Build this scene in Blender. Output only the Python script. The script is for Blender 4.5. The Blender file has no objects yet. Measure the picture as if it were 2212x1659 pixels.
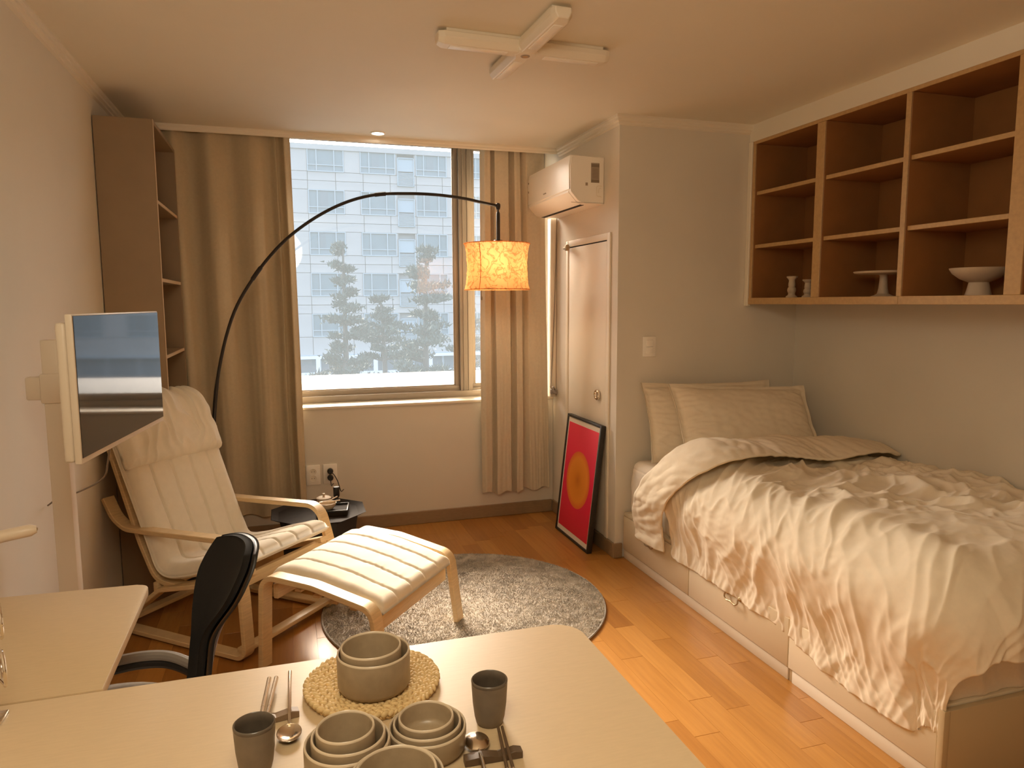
import bpy, bmesh, math, random
import numpy as np
from mathutils import Matrix, Vector
random.seed(7)
PI = math.pi
ZC0 = 2.44
S = bpy.context.scene
COL = S.collection

# ------------------------------------------------------------------ camera
def make_camera():
    yaw, pit, rol, f = 0.30635, 0.11331, -0.00406, 1545.6
    fw = Vector((math.sin(yaw)*math.cos(pit), math.cos(yaw)*math.cos(pit), -math.sin(pit)))
    r0 = Vector((math.cos(yaw), -math.sin(yaw), 0))
    u0 = r0.cross(fw)
    r = r0*math.cos(rol) + u0*math.sin(rol)
    u = -r0*math.sin(rol) + u0*math.cos(rol)
    cd = bpy.data.cameras.new('camera')
    cd.sensor_width = 36.0
    cd.lens = f*36.0/2212.0
    cd.clip_start = .02; cd.clip_end = 400
    co = bpy.data.objects.new('camera', cd)
    M = Matrix.Identity(4)
    for i in range(3):
        M[i][0] = r[i]; M[i][1] = u[i]; M[i][2] = -fw[i]
    M[0][3], M[1][3], M[2][3] = 0, 0, 1.45
    co.matrix_world = M
    COL.objects.link(co)
    S.camera = co
make_camera()

# ------------------------------------------------------------------ sky, exposure, light
SKY_STRENGTH = .76          # hazy afternoon sky, the veiled sun standing beyond the block opposite
w = bpy.data.worlds.new('sky'); S.world = w; w.use_nodes = True
wn = w.node_tree.nodes; wl = w.node_tree.links
bg = wn['Background']; bg.inputs['Strength'].default_value = SKY_STRENGTH
sky = wn.new('ShaderNodeTexSky'); sky.sky_type = 'NISHITA'; sky.sun_disc = False
sky.sun_elevation = math.radians(35); sky.sun_rotation = math.radians(-5)
sky.air_density = 1.0; sky.dust_density = 10.0; sky.ozone_density = 1.0
wl.new(sky.outputs['Color'], bg.inputs['Color'])
S.view_settings.view_transform = 'Standard'; S.view_settings.look = 'None'
S.view_settings.exposure = 0.88; S.view_settings.gamma = 1.0; S.view_settings.use_curve_mapping = False
try:
    S.cycles.max_bounces = 10; S.cycles.diffuse_bounces = 6; S.cycles.transparent_max_bounces = 12
    S.cycles.glossy_bounces = 4; S.cycles.transmission_bounces = 6
    S.cycles.sample_clamp_indirect = 6.0; S.cycles.caustics_reflective = False; S.cycles.caustics_refractive = False
    S.cycles.use_denoising = True
except Exception:
    pass

def light(name, kind, loc, energy, color, size=.05, rot=None, **kw):
    d = bpy.data.lights.new(name, kind); d.energy = energy; d.color = color
    if kind == 'AREA':
        d.shape = kw.get('shape', 'DISK'); d.size = size
        if 'size_y' in kw: d.size_y = kw['size_y']
        if 'spread' in kw: d.spread = kw['spread']
    elif kind == 'SPOT':
        d.shadow_soft_size = size; d.spot_size = kw.get('cone', 1.6); d.spot_blend = .6
    else:
        d.shadow_soft_size = size
    o = bpy.data.objects.new(name, d); o.location = loc
    if rot: o.rotation_euler = rot
    COL.objects.link(o)
    return o

# sky portal in the window opening (sampling aid only)
por = light('window_portal', 'AREA', (.63, 4.74, 1.64), 1, (1, 1, 1), 1.9, (-PI/2, 0, 0), shape='RECTANGLE', size_y=1.7)
por.data.cycles.is_portal = True

# added warm fill light above the table, out of view, no fixture
light('warm_fill', 'POINT', (-.04, .32, 2.08), 20, (1, .885, .67), .28)

# ------------------------------------------------------------------ materials
def lin(r, g, b):
    def f(c):
        c /= 255.0
        return c/12.92 if c <= .04045 else ((c+.055)/1.055)**2.4
    return (f(r), f(g), f(b), 1)

class Mat:
    def __init__(s, name, col, rough=.6, metal=0., spec=.5, coat=0.):
        s.m = bpy.data.materials.new(name); s.m.use_nodes = True
        s.n = s.m.node_tree.nodes; s.l = s.m.node_tree.links
        s.b = s.n['Principled BSDF']
        c = tuple(col) + ((1,) if len(col) == 3 else ())
        s.b.inputs['Base Color'].default_value = c
        s.c = c
        s.b.inputs['Roughness'].default_value = rough
        s.b.inputs['Metallic'].default_value = metal
        s.b.inputs['Specular IOR Level'].default_value = spec
        if coat: s.b.inputs['Coat Weight'].default_value = coat
    def N(s, t, **kw):
        n = s.n.new(t)
        for k, v in kw.items(): setattr(n, k, v)
        return n
    def coords(s, scale=(1, 1, 1), kind='Object'):
        tc = s.N('ShaderNodeTexCoord'); mp = s.N('ShaderNodeMapping')
        mp.inputs['Scale'].default_value = scale
        s.l.new(tc.outputs[kind], mp.inputs['Vector'])
        return mp.outputs['Vector']
    def noise(s, vec, scale, detail=4, rough=.55):
        n = s.N('ShaderNodeTexNoise'); n.inputs['Scale'].default_value = scale
        n.inputs['Detail'].default_value = detail; n.inputs['Roughness'].default_value = rough
        if vec is not None: s.l.new(vec, n.inputs['Vector'])
        return n.outputs['Fac']
    def ramp(s, fac, stops):
        r = s.N('ShaderNodeValToRGB'); e = r.color_ramp.elements
        while len(e) < len(stops): e.new(.5)
        for el, (p, c) in zip(e, stops):
            el.position = p; el.color = tuple(c) + ((1,) if len(c) == 3 else ())
        s.l.new(fac, r.inputs['Fac'])
        return r.outputs['Color']
    def color(s, sock): s.l.new(sock, s.b.inputs['Base Color'])
    def vary(s, vec, scale, amt=.12, detail=4):
        """mottle the base colour by +-amt"""
        c = s.c[:3]
        col = s.ramp(s.noise(vec, scale, detail), [(.25, [x*(1-amt) for x in c]), (.75, [min(1, x*(1+amt)) for x in c])])
        s.color(col); return s
    def bump(s, h, strength=.2, dist=.01):
        b = s.N('ShaderNodeBump'); b.inputs['Strength'].default_value = strength; b.inputs['Distance'].default_value = dist
        s.l.new(h, b.inputs['Height']); s.l.new(b.outputs['Normal'], s.b.inputs['Normal']); return s

M = {}
def simple(name, col, rough=.6, vs=None, amt=.06, bump=None, scale=(1, 1, 1), **kw):
    m = Mat(name, col, rough, **kw)
    v = m.coords(scale)
    if vs: m.vary(v, vs, amt)
    if bump: m.bump(m.noise(v, bump[0], 3), bump[1], bump[2])
    M[name] = m.m
    return m

simple('wall_paper', (.73, .68, .585), .8, 3, .02, (260, .12, .002))
simple('ceiling_paper', (.80, .745, .625), .75, 2, .02, (200, .1, .002))
simple('white_trim', (.82, .745, .615), .45)
simple('white_plastic', (.91, .86, .77), .32)
simple('white_metal', (.80, .68, .53), .35)
simple('tv_body', (.66, .57, .46), .35)
simple('linen', (.82, .72, .56), .85, 40, .03, (900, .1, .001))
simple('linen_sheet', (.84, .77, .66), .85, 40, .03, (900, .1, .001))
simple('cushion_cotton', (.80, .73, .60), .9, 30, .03, (1200, .2, .001))
simple('birch', (.68, .50, .275), .42, 14, .12, None, (1, 1, 12))
simple('table_top', (.56, .42, .255), .4, 30, .04, (300, .05, .001), (1, 6, 6))
simple('table_leg', (.60, .49, .34), .45)
simple('bed_panel', (.74, .635, .46), .42)
simple('bed_end', (.50, .375, .215), .5)
simple('curtain_cloth', (.53, .435, .29), .9, 60, .05, (1500, .25, .001))
simple('curtain_lining', (.60, .52, .39), .9, 60, .05, (1500, .25, .001))
simple('base_wood', (.30, .205, .115), .5, 20, .12, None, (2, 2, 12))
simple('shelf_board', (.28, .19, .105), .5, 10, .05)
simple('shelf_edge', (.62, .46, .30), .5)
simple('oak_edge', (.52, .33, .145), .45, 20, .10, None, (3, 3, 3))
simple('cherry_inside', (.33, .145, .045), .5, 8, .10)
simple('ceramic_cream', (.62, .50, .36), .55, 30, .05)
simple('glaze', (.32, .24, .15), .33, 60, .10)
simple('glaze_rim', (.62, .51, .37), .25)
simple('cup_glaze', (.11, .085, .062), .22, 40, .15)
simple('cup_body', (.18, .14, .10), .45, 40, .12)
simple('steel', (.72, .62, .50), .18, metal=1.0)
simple('chrome', (.80, .72, .62), .12, metal=1.0)
simple('dark_wood', (.10, .062, .034), .45, 40, .15, None, (1, 8, 1))
simple('mid_wood', (.22, .14, .08), .5, 40, .15, None, (1, 8, 1))
simple('braid', (.64, .46, .22), .7, 90, .14)
simple('black_metal', (.016, .012, .010), .38)
simple('black_frame', (.020, .016, .013), .45)
simple('black_fabric', (.0075, .006, .005), .95, 300, .3, (900, .3, .001))
simple('black_plastic', (.016, .014, .013), .42)
simple('grey_plastic', (.30, .27, .24), .4)
simple('grey_fabric', (.46, .40, .33), .9, 200, .1, (900, .3, .001))
simple('tray_black', (.024, .016, .010), .75, 30, .3, spec=.15)
simple('aluminium', (.36, .31, .25), .42, metal=.35)
simple('rubber', (.03, .025, .022), .7)
simple('lead_grey', (.22, .17, .12), .5)
simple('label_grey', (.36, .29, .22), .6)
simple('slot_dark', (.01, .007, .004), .8)
simple('brass_old', (.45, .34, .20), .35, metal=.8)
simple('stone_ledge', (.17, .165, .15), .85, 6, .08)
simple('mat_board', (.86, .78, .66), .7)
# outside
simple('facade_stone', (.43, .40, .355), .85, .6, .10, None)
simple('facade_joint', (.32, .315, .30), .9)
simple('facade_glass', (.15, .205, .215), .35, .35, .25)
simple('facade_glass_dark', (.14, .175, .185), .35, .35, .25)
simple('facade_frame', (.38, .43, .43), .6)
simple('facade_louvre', (.34, .40, .41), .7)
simple('facade_spandrel', (.17, .22, .23), .5)
simple('shop_dark', (.16, .19, .20), .6)
simple('rail_white', (.8, .8, .8), .6)
simple('asphalt', (.10, .11, .115), .9, .5, .2)
simple('hedge', (.07, .09, .07), .9, 3, .4)
simple('pine_leaf', (.055, .075, .06), .9, 2, .35)
simple('pine_bark', (.10, .085, .07), .9)

# planks: every board its own tone, grain along Y
def plank_material():
    m = Mat('plank_wood', (.5, .22, .05), .30, spec=.5)
    oi = m.N('ShaderNodeObjectInfo')
    geo = m.N('ShaderNodeNewGeometry')
    mp = m.N('ShaderNodeMapping'); mp.inputs['Scale'].default_value = (38, 2.2, 1)
    off = m.N('ShaderNodeVectorMath', operation='MULTIPLY_ADD')
    m.l.new(oi.outputs['Random'], off.inputs[0]); off.inputs[1].default_value = (31, 17, 5)
    m.l.new(geo.outputs['Position'], off.inputs[2])
    m.l.new(off.outputs['Vector'], mp.inputs['Vector'])
    g = m.noise(mp.outputs['Vector'], 1.6, 6, .6)
    tone = m.ramp(oi.outputs['Random'], [(0, (.34, .142, .029)), (.35, (.45, .208, .047)), (.7, (.52, .253, .062)), (1, (.39, .170, .036))])
    grain = m.ramp(g, [(.30, (.80, .74, .68)), (.62, (1, 1, 1))])
    mx = m.N('ShaderNodeMix', data_type='RGBA', blend_type='MULTIPLY'); mx.inputs[0].default_value = .8
    m.l.new(tone, mx.inputs[6]); m.l.new(grain, mx.inputs[7])
    m.color(mx.outputs[2])
    m.bump(g, .05, .002)
    M['plank_wood'] = m.m
plank_material()

def rug_material():
    m = Mat('rug_wool', (.50, .43, .35), .95, spec=.1)
    v = m.coords((1, 1, 1))
    a = m.noise(v, 22, 5, .65)
    m.color(m.ramp(a, [(.30, (.44, .40, .345)), (.5, (.62, .565, .49)), (.70, (.78, .72, .63))]))
    m.bump(m.noise(v, 120, 4, .7), .8, .008)
    M['rug_wool'] = m.m
    simple('rug_edge', (.34, .31, .27), .95, 60, .2)
rug_material()

def glass_material():
    m = Mat('window_glass', (1, 1, 1), .05)
    out = m.n['Material Output']
    tr = m.N('ShaderNodeBsdfTransparent'); gl = m.N('ShaderNodeBsdfGlossy'); gl.inputs['Roughness'].default_value = .02
    tl = m.N('ShaderNodeBsdfTranslucent'); tl.inputs['Color'].default_value = (.66, .83, .98, 1)
    lw = m.N('ShaderNodeFresnel'); lw.inputs['IOR'].default_value = 1.45
    a = m.N('ShaderNodeMixShader'); b = m.N('ShaderNodeMixShader')
    m.l.new(lw.outputs[0], a.inputs[0]); m.l.new(tr.outputs[0], a.inputs[1]); m.l.new(gl.outputs[0], a.inputs[2])
    b.inputs[0].default_value = .030                      # dusty film on the pane, also standing in for the overexposed, washed-out view
    m.l.new(a.outputs[0], b.inputs[1]); m.l.new(tl.outputs[0], b.inputs[2])
    m.l.new(b.outputs[0], out.inputs['Surface'])
    M['window_glass'] = m.m
glass_material()

def shade_material():
    m = Mat('shade_paper', (.9, .75, .5), .8)
    out = m.n['Material Output']
    v = m.coords((1, 1, 1))
    mu = m.N('ShaderNodeTexNoise'); mu.inputs['Scale'].default_value = 17; mu.inputs['Detail'].default_value = 7
    mu.inputs['Distortion'].default_value = 1.2
    m.l.new(v, mu.inputs['Vector'])
    # crease lines where the noise crosses its middle
    d = m.N('ShaderNodeMath', operation='SUBTRACT'); d.inputs[1].default_value = .5; m.l.new(mu.outputs['Fac'], d.inputs[0])
    ab = m.N('ShaderNodeMath', operation='ABSOLUTE'); m.l.new(d.outputs[0], ab.inputs[0])
    col = m.ramp(ab.outputs[0], [(0.0, (.50, .22, .075)), (.045, (.90, .46, .18))])
    df = m.N('ShaderNodeBsdfDiffuse'); tl = m.N('ShaderNodeBsdfTranslucent')
    m.l.new(col, df.inputs['Color']); m.l.new(col, tl.inputs['Color'])
    mx = m.N('ShaderNodeMixShader'); mx.inputs[0].default_value = .40
    m.l.new(df.outputs[0], mx.inputs[1]); m.l.new(tl.outputs[0], mx.inputs[2])
    bp = m.N('ShaderNodeBump'); bp.inputs['Strength'].default_value = .5; bp.inputs['Distance'].default_value = .01
    m.l.new(mu.outputs['Fac'], bp.inputs['Height'])
    m.l.new(bp.outputs['Normal'], df.inputs['Normal']); m.l.new(bp.outputs['Normal'], tl.inputs['Normal'])
    m.l.new(mx.outputs[0], out.inputs['Surface'])
    M['shade_paper'] = m.m
shade_material()

def emit(name, col, strength):
    m = Mat(name, col)
    m.b.inputs['Emission Color'].default_value = tuple(col) + (1,)
    m.b.inputs['Emission Strength'].default_value = strength
    M[name] = m.m
emit('bulb_glow', (1, .70, .36), 3)
emit('downlight_glow', (1, .93, .82), 14)

def screen_material():
    m = Mat('screen_glass', (.010, .008, .007), .05, spec=.85)
    M['screen_glass'] = m.m
screen_material()

def poster_material():
    m = Mat('poster_print', (.8, .05, .1), .5)
    tc = m.N('ShaderNodeTexCoord')
    sp = m.N('ShaderNodeSeparateXYZ'); m.l.new(tc.outputs['Object'], sp.inputs[0])
    # object space: Y along the width, Z up the sheet, origin at sheet centre
    ln = m.N('ShaderNodeVectorMath', operation='LENGTH')
    cb = m.N('ShaderNodeCombineXYZ'); m.l.new(sp.outputs['Y'], cb.inputs[0]); m.l.new(sp.outputs['Z'], cb.inputs[1])
    m.l.new(cb.outputs[0], ln.inputs[0])
    circ = m.ramp(ln.outputs['Value'], [(0, lin(206, 112, 14)), (.06, lin(232, 140, 30)), (.135, lin(243, 150, 45)), (.172, lin(236, 110, 42)), (.178, lin(240, 60, 82))])
    mp = m.N('ShaderNodeMapRange'); mp.inputs[1].default_value = -.34; mp.inputs[2].default_value = .34
    m.l.new(sp.outputs['Z'], mp.inputs[0])
    back = m.ramp(mp.outputs[0], [(0, lin(214, 38, 62)), (.5, lin(240, 20, 78)), (1, lin(248, 62, 88))])  # red ground darker at the bottom: partly print, partly shading put into the colour
    lt = m.N('ShaderNodeMath', operation='LESS_THAN'); lt.inputs[1].default_value = .1745; m.l.new(ln.outputs['Value'], lt.inputs[0])
    mx = m.N('ShaderNodeMix', data_type='RGBA')
    m.l.new(lt.outputs[0], mx.inputs[0]); m.l.new(back, mx.inputs[6]); m.l.new(circ, mx.inputs[7])
    m.color(mx.outputs[2])
    M['poster_print'] = m.m
poster_material()

# ------------------------------------------------------------------ mesh helpers
class MB:
    def __init__(s): s.bm = bmesh.new()
    def box(s, x0, x1, y0, y1, z0, z1, r=0., seg=2, rot=None):
        vs = [s.bm.verts.new(p) for p in ((x0, y0, z0), (x1, y0, z0), (x1, y1, z0), (x0, y1, z0), (x0, y0, z1), (x1, y0, z1), (x1, y1, z1), (x0, y1, z1))]
        fs = [s.bm.faces.new([vs[i] for i in f]) for f in ((0, 3, 2, 1), (4, 5, 6, 7), (0, 1, 5, 4), (1, 2, 6, 5), (2, 3, 7, 6), (3, 0, 4, 7))]
        geom = vs
        if r > 0:
            es = list({e for f in fs for e in f.edges})
            res = bmesh.ops.bevel(s.bm, geom=es, offset=r, segments=seg, profile=.5, affect='EDGES')
            geom = list({v for f in res['faces'] for v in f.verts} | {v for v in vs if v.is_valid})
        if rot is not None:
            c = Vector(((x0+x1)/2, (y0+y1)/2, (z0+z1)/2))
            bmesh.ops.rotate(s.bm, verts=geom, cent=c, matrix=rot)
        return s
    def prism(s, poly, axis, a0, a1, r=0., seg=2):
        """poly: 2-D outline (counter-clockwise); axis it is extruded along: 'x' -> poly is (y,z), 'y' -> (x,z), 'z' -> (x,y)"""
        def P(p, a):
            return {'x': (a, p[0], p[1]), 'y': (p[0], a, p[1]), 'z': (p[0], p[1], a)}[axis]
        A = [s.bm.verts.new(P(p, a0)) for p in poly]; B = [s.bm.verts.new(P(p, a1)) for p in poly]
        n = len(poly)
        fs = [s.bm.faces.new(A[::-1]), s.bm.faces.new(B)]
        for i in range(n):
            fs.append(s.bm.faces.new((A[i], A[(i+1) % n], B[(i+1) % n], B[i])))
        if r > 0:
            es = [e for e in fs[0].edges] + [e for e in fs[1].edges]
            bmesh.ops.bevel(s.bm, geom=es, offset=r, segments=seg, profile=.5, affect='EDGES')
        return s
    def lathe(s, prof, n=32, c=(0, 0, 0), axis='z', closed=False):
        rings = []
        def P(r, z, a):
            q = (r*math.cos(a), r*math.sin(a), z)
            if axis == 'x': q = (z, q[0], q[1])
            if axis == 'y': q = (q[1], z, q[0])
            return (q[0]+c[0], q[1]+c[1], q[2]+c[2])
        for r, z in prof:
            if r < 1e-6: rings.append([s.bm.verts.new(P(0, z, 0))])
            else: rings.append([s.bm.verts.new(P(r, z, 2*PI*k/n)) for k in range(n)])
        prs = list(zip(rings, rings[1:])) + ([(rings[-1], rings[0])] if closed else [])
        for a, b in prs:
            if len(a) == 1 and len(b) == 1: continue
            for k in range(n):
                k2 = (k+1) % n
                if len(a) == 1: s.bm.faces.new((a[0], b[k2], b[k]))
                elif len(b) == 1: s.bm.faces.new((a[k], a[k2], b[0]))
                else: s.bm.faces.new((a[k], a[k2], b[k2], b[k]))
        return s
    def cyl(s, c, r, h, n=24, axis='z', r2=None, b=0.):
        r2 = r if r2 is None else r2
        if b: prof = [(0, 0), (r-b, 0), (r, b), (r2, h-b), (r2-b, h), (0, h)]
        else: prof = [(0, 0), (r, 0), (r2, h), (0, h)]
        return s.lathe(prof, n, c, axis)
    def tube(s, pts, r, n=8, cyclic=False):
        pts = [Vector(p) for p in pts]; m = len(pts); rings = []
        rr = r if hasattr(r, '__len__') else [r]*m
        up = None
        for i, p in enumerate(pts):
            if cyclic: t = pts[(i+1) % m]-pts[i-1]
            else: t = pts[min(i+1, m-1)]-pts[max(i-1, 0)]
            t = t.normalized()
            if up is None:
                up = Vector((0, 0, 1)) if abs(t.z) < .9 else Vector((1, 0, 0))
            a = t.cross(up)
            if a.length < 1e-5: a = t.cross(Vector((1, .3, .2)))
            a.normalize(); b = a.cross(t).normalized(); up = b
            rings.append([s.bm.verts.new(p+(a*math.cos(2*PI*k/n)+b*math.sin(2*PI*k/n))*rr[i]) for k in range(n)])
        for i in range(m if cyclic else m-1):
            A, B = rings[i], rings[(i+1) % m]
            for k in range(n): s.bm.faces.new((A[k], A[(k+1) % n], B[(k+1) % n], B[k]))
        if not cyclic:
            s.bm.faces.new(rings[0][::-1]); s.bm.faces.new(rings[-1])
        return s
    def strip(s, path, s0, s1, th, r=.003):
        """flat bent-wood band: path of (f,z) points = middle line, wide from s0 to s1 along local y"""
        n = len(path); P = [Vector((p[0], p[1])) for p in path]; outer = []; inner = []
        for i in range(n):
            t = (P[min(i+1, n-1)]-P[max(i-1, 0)]).normalized(); nn = Vector((-t.y, t.x))
            outer.append(P[i]+nn*th/2); inner.append(P[i]-nn*th/2)
        def sec(i):
            o, q = outer[i], inner[i]; d = (o-q).normalized()*r
            return [(o.x-d.x, s0, o.y-d.y), (o.x, s0+r, o.y), (o.x, s1-r, o.y), (o.x-d.x, s1, o.y-d.y),
                    (q.x+d.x, s1, q.y+d.y), (q.x, s1-r, q.y), (q.x, s0+r, q.y), (q.x+d.x, s0, q.y+d.y)]
        rings = [[s.bm.verts.new(p) for p in sec(i)] for i in range(n)]
        for a, b in zip(rings, rings[1:]):
            for k in range(8): s.bm.faces.new((a[k], a[(k+1) % 8], b[(k+1) % 8], b[k]))
        s.bm.faces.new(rings[0][::-1]); s.bm.faces.new(rings[-1])
        return s
    def build(s, name, mat, parent=None, smooth=35., loc=None, rot=None):
        bmesh.ops.recalc_face_normals(s.bm, faces=s.bm.faces[:])
        me = bpy.data.meshes.new(name); s.bm.to_mesh(me); s.bm.free()
        return link_mesh(me, name, mat, parent, smooth, loc, rot)

def link_mesh(me, name, mat, parent=None, smooth=35., loc=None, rot=None):
    for m in (mat if isinstance(mat, (list, tuple)) else [mat]):
        me.materials.append(M[m])
    if smooth and len(me.polygons):
        me.polygons.foreach_set('use_smooth', [True]*len(me.polygons))
        if smooth < 179:
            try: me.set_sharp_from_angle(angle=math.radians(smooth))
            except Exception: pass
    o = bpy.data.objects.new(name, me); COL.objects.link(o)
    if parent is not None: o.parent = parent
    if loc is not None: o.location = loc
    if rot is not None: o.rotation_euler = rot
    return o

def grid_mesh(name, P, mat, parent=None, wrap_u=False, smooth=180., flip=False):
    """P: numpy array (nu, nv, 3)"""
    nu, nv = P.shape[:2]
    idx = np.arange(nu*nv).reshape(nu, nv)
    a = idx[:-1, :-1]; b = idx[1:, :-1]; c = idx[1:, 1:]; d = idx[:-1, 1:]
    if wrap_u:
        ii = np.concatenate([idx, idx[:1]], 0); a = ii[:-1, :-1]; b = ii[1:, :-1]; c = ii[1:, 1:]; d = ii[:-1, 1:]
    F = np.stack([a, b, c, d], -1).reshape(-1, 4)
    if flip: F = F[:, ::-1]
    return raw_mesh(name, P.reshape(-1, 3), F, mat, parent, smooth)

def raw_mesh(name, V, F, mat, parent=None, smooth=180.):
    V = np.asarray(V, np.float32); F = np.asarray(F, np.int32); k = F.shape[1]
    me = bpy.data.meshes.new(name)
    me.vertices.add(len(V)); me.vertices.foreach_set('co', V.ravel())
    me.loops.add(F.size); me.loops.foreach_set('vertex_index', F.ravel())
    me.polygons.add(len(F)); me.polygons.foreach_set('loop_start', np.arange(0, F.size, k, dtype=np.int32))
    me.update(calc_edges=True); me.validate()
    return link_mesh(me, name, mat, parent, smooth)

def thing(name, label, cat, loc=(0, 0, 0), rz=0., group=None):
    o = bpy.data.objects.new(name, None); COL.objects.link(o)
    o.empty_display_size = .1
    o.location = loc; o.rotation_euler = (0, 0, rz)
    return tag(o, label, cat, group)
def tag(o, label, cat, group=None):
    o['label'] = label; o['category'] = cat
    if group: o['group'] = group
    return o
def struct(o): o['kind'] = 'structure'; return o
def stuff(o): o['kind'] = 'stuff'; return o

def smooth_path(pts, n=8):
    """Catmull-Rom through pts"""
    P = [np.array(p, float) for p in pts]; P = [2*P[0]-P[1]] + P + [2*P[-1]-P[-2]]
    out = []
    for i in range(1, len(P)-2):
        for k in range(n):
            t = k/n; a, b, c, d = P[i-1:i+3]
            out.append(.5*((2*b)+(-a+c)*t+(2*a-5*b+4*c-d)*t*t+(-a+3*b-3*c+d)*t**3))
    out.append(P[-2]); return [tuple(q) for q in out]
def fillet(pts, rad, n=7):
    """polyline with rounded corners; rad: number or list per inner corner"""
    P = [np.array(p, float) for p in pts]; out = [tuple(P[0])]
    for i in range(1, len(P)-1):
        r = rad[i-1] if hasattr(rad, '__len__') else rad
        a, b, c = P[i-1], P[i], P[i+1]
        u = (a-b)/np.linalg.norm(a-b); v = (c-b)/np.linalg.norm(c-b)
        ang = math.acos(max(-1, min(1, float(u@v))))
        if r <= 0 or ang > PI-.02: out.append(tuple(b)); continue
        d = min(r/math.tan(ang/2), .49*np.linalg.norm(a-b), .49*np.linalg.norm(c-b)); rr = d*math.tan(ang/2)
        cen = b+(u+v)/np.linalg.norm(u+v)*rr/math.sin(ang/2)
        s, e = b+u*d-cen, b+v*d-cen
        tot = PI-ang
        for k in range(n+1):
            t = k/n
            q = (math.sin((1-t)*tot)*s+math.sin(t*tot)*e)/math.sin(tot)
            out.append(tuple(cen+q))
    out.append(tuple(P[-1])); return out
def round_poly(x0, x1, y0, y1, r, n=6):
    out = []
    for cx, cy, a0 in ((x1-r, y0+r, -PI/2), (x1-r, y1-r, 0), (x0+r, y1-r, PI/2), (x0+r, y0+r, PI)):
        for k in range(n+1):
            a = a0+PI/2*k/n; out.append((cx+r*math.cos(a), cy+r*math.sin(a)))
    return out

# gradient noise (numpy) for cloth
_rng = np.random.RandomState(11)
_perm = _rng.permutation(256); _perm = np.concatenate([_perm, _perm, _perm])
_g2 = np.stack([np.cos(np.arange(256)/256*2*PI), np.sin(np.arange(256)/256*2*PI)], 1); _g2 = _g2[_rng.permutation(256)]
def noise2(x, y, seed=0):
    x = np.asarray(x, float)+seed*17.31; y = np.asarray(y, float)+seed*9.17
    xi = np.floor(x).astype(int); yi = np.floor(y).astype(int); xf = x-xi; yf = y-yi
    def g(ix, iy, dx, dy):
        h = _perm[(_perm[ix & 255]+iy) & 255]
        v = _g2[h]; return v[..., 0]*dx+v[..., 1]*dy
    u = xf**3*(xf*(xf*6-15)+10); v = yf**3*(yf*(yf*6-15)+10)
    n00 = g(xi, yi, xf, yf); n10 = g(xi+1, yi, xf-1, yf); n01 = g(xi, yi+1, xf, yf-1); n11 = g(xi+1, yi+1, xf-1, yf-1)
    return ((n00*(1-u)+n10*u)*(1-v)+(n01*(1-u)+n11*u)*v)*1.5
def ridge(x, y, seed=0): return 1-np.minimum(1, np.sqrt(noise2(x, y, seed)**2*4.2+.012))
def ridge_s(x, y, seed=0): return 1-np.minimum(1, np.sqrt(noise2(x, y, seed)**2*4.4+.002))
def sstep(a, b, x):
    t = np.clip((x-a)/(b-a), 0, 1); return t*t*(3-2*t)
def normals(P):
    du = np.gradient(P, axis=0); dv = np.gradient(P, axis=1)
    n = np.cross(du, dv); return n/np.maximum(np.linalg.norm(n, axis=-1, keepdims=True), 1e-9)

# ================================================================== the room
XL, XR, YW, YB, ZC = -.80, 2.92, 4.575, -1.8, 2.44
XC, YA = 1.745, 3.59              # closet block corner
BX = 1.79                         # bed front
CABX = 2.56                       # front of wall cabinet

fl = struct(MB().box(XL-.15, XR+.15, YB-.15, YW+.2, -.15, -.011).build('floor', 'base_wood', smooth=0))
# boards: one mesh per length, copied
def plank_mesh():
    b = MB(); b.box(-.5, .5, -.5, .5, -.011, 0)
    bmesh.ops.bevel(b.bm, geom=[e for e in b.bm.edges if all(v.co.z > -.005 for v in e.verts)], offset=.0015, segments=1, affect='EDGES')
    me = bpy.data.meshes.new('plank'); bmesh.ops.recalc_face_normals(b.bm, faces=b.bm.faces[:]); b.bm.to_mesh(me); b.bm.free()
    me.materials.append(M['plank_wood']); return me
pme = plank_mesh()
PW = .098; boards = []
x = XL
while x < BX+.03:
    y = YW - random.uniform(.05, .6); y1 = YW
    while y1 > .75:
        boards.append((x, min(x+PW, BX+.09), max(y, .70), y1)); y1 = y; y -= random.choice((.42, .55, .62, .75))
    x += PW
for (x0, x1, y0, y1) in boards:
    if y1-y0 < .03: continue
    o = bpy.data.objects.new('plank', pme); COL.objects.link(o); o.parent = fl
    o.location = ((x0+x1)/2, (y0+y1)/2, -.0003*random.random()); o.scale = (x1-x0-.0003, y1-y0-.0003, 1)
b = MB()
x = XL
while x < XR:
    y1 = .70
    while y1 > YB:
        y0 = max(YB, y1-random.choice((.5, .7))); b.box(x, min(x+PW, XR)-.001, y0+.001, y1, -.011, 0); y1 = y0
    if x > BX+.05: b.box(x, min(x+PW, XR)-.001, .701, 3.6, -.011, -.001)
    x += PW
stuff(b.build('plank_field', 'plank_wood', fl, 0))

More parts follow.
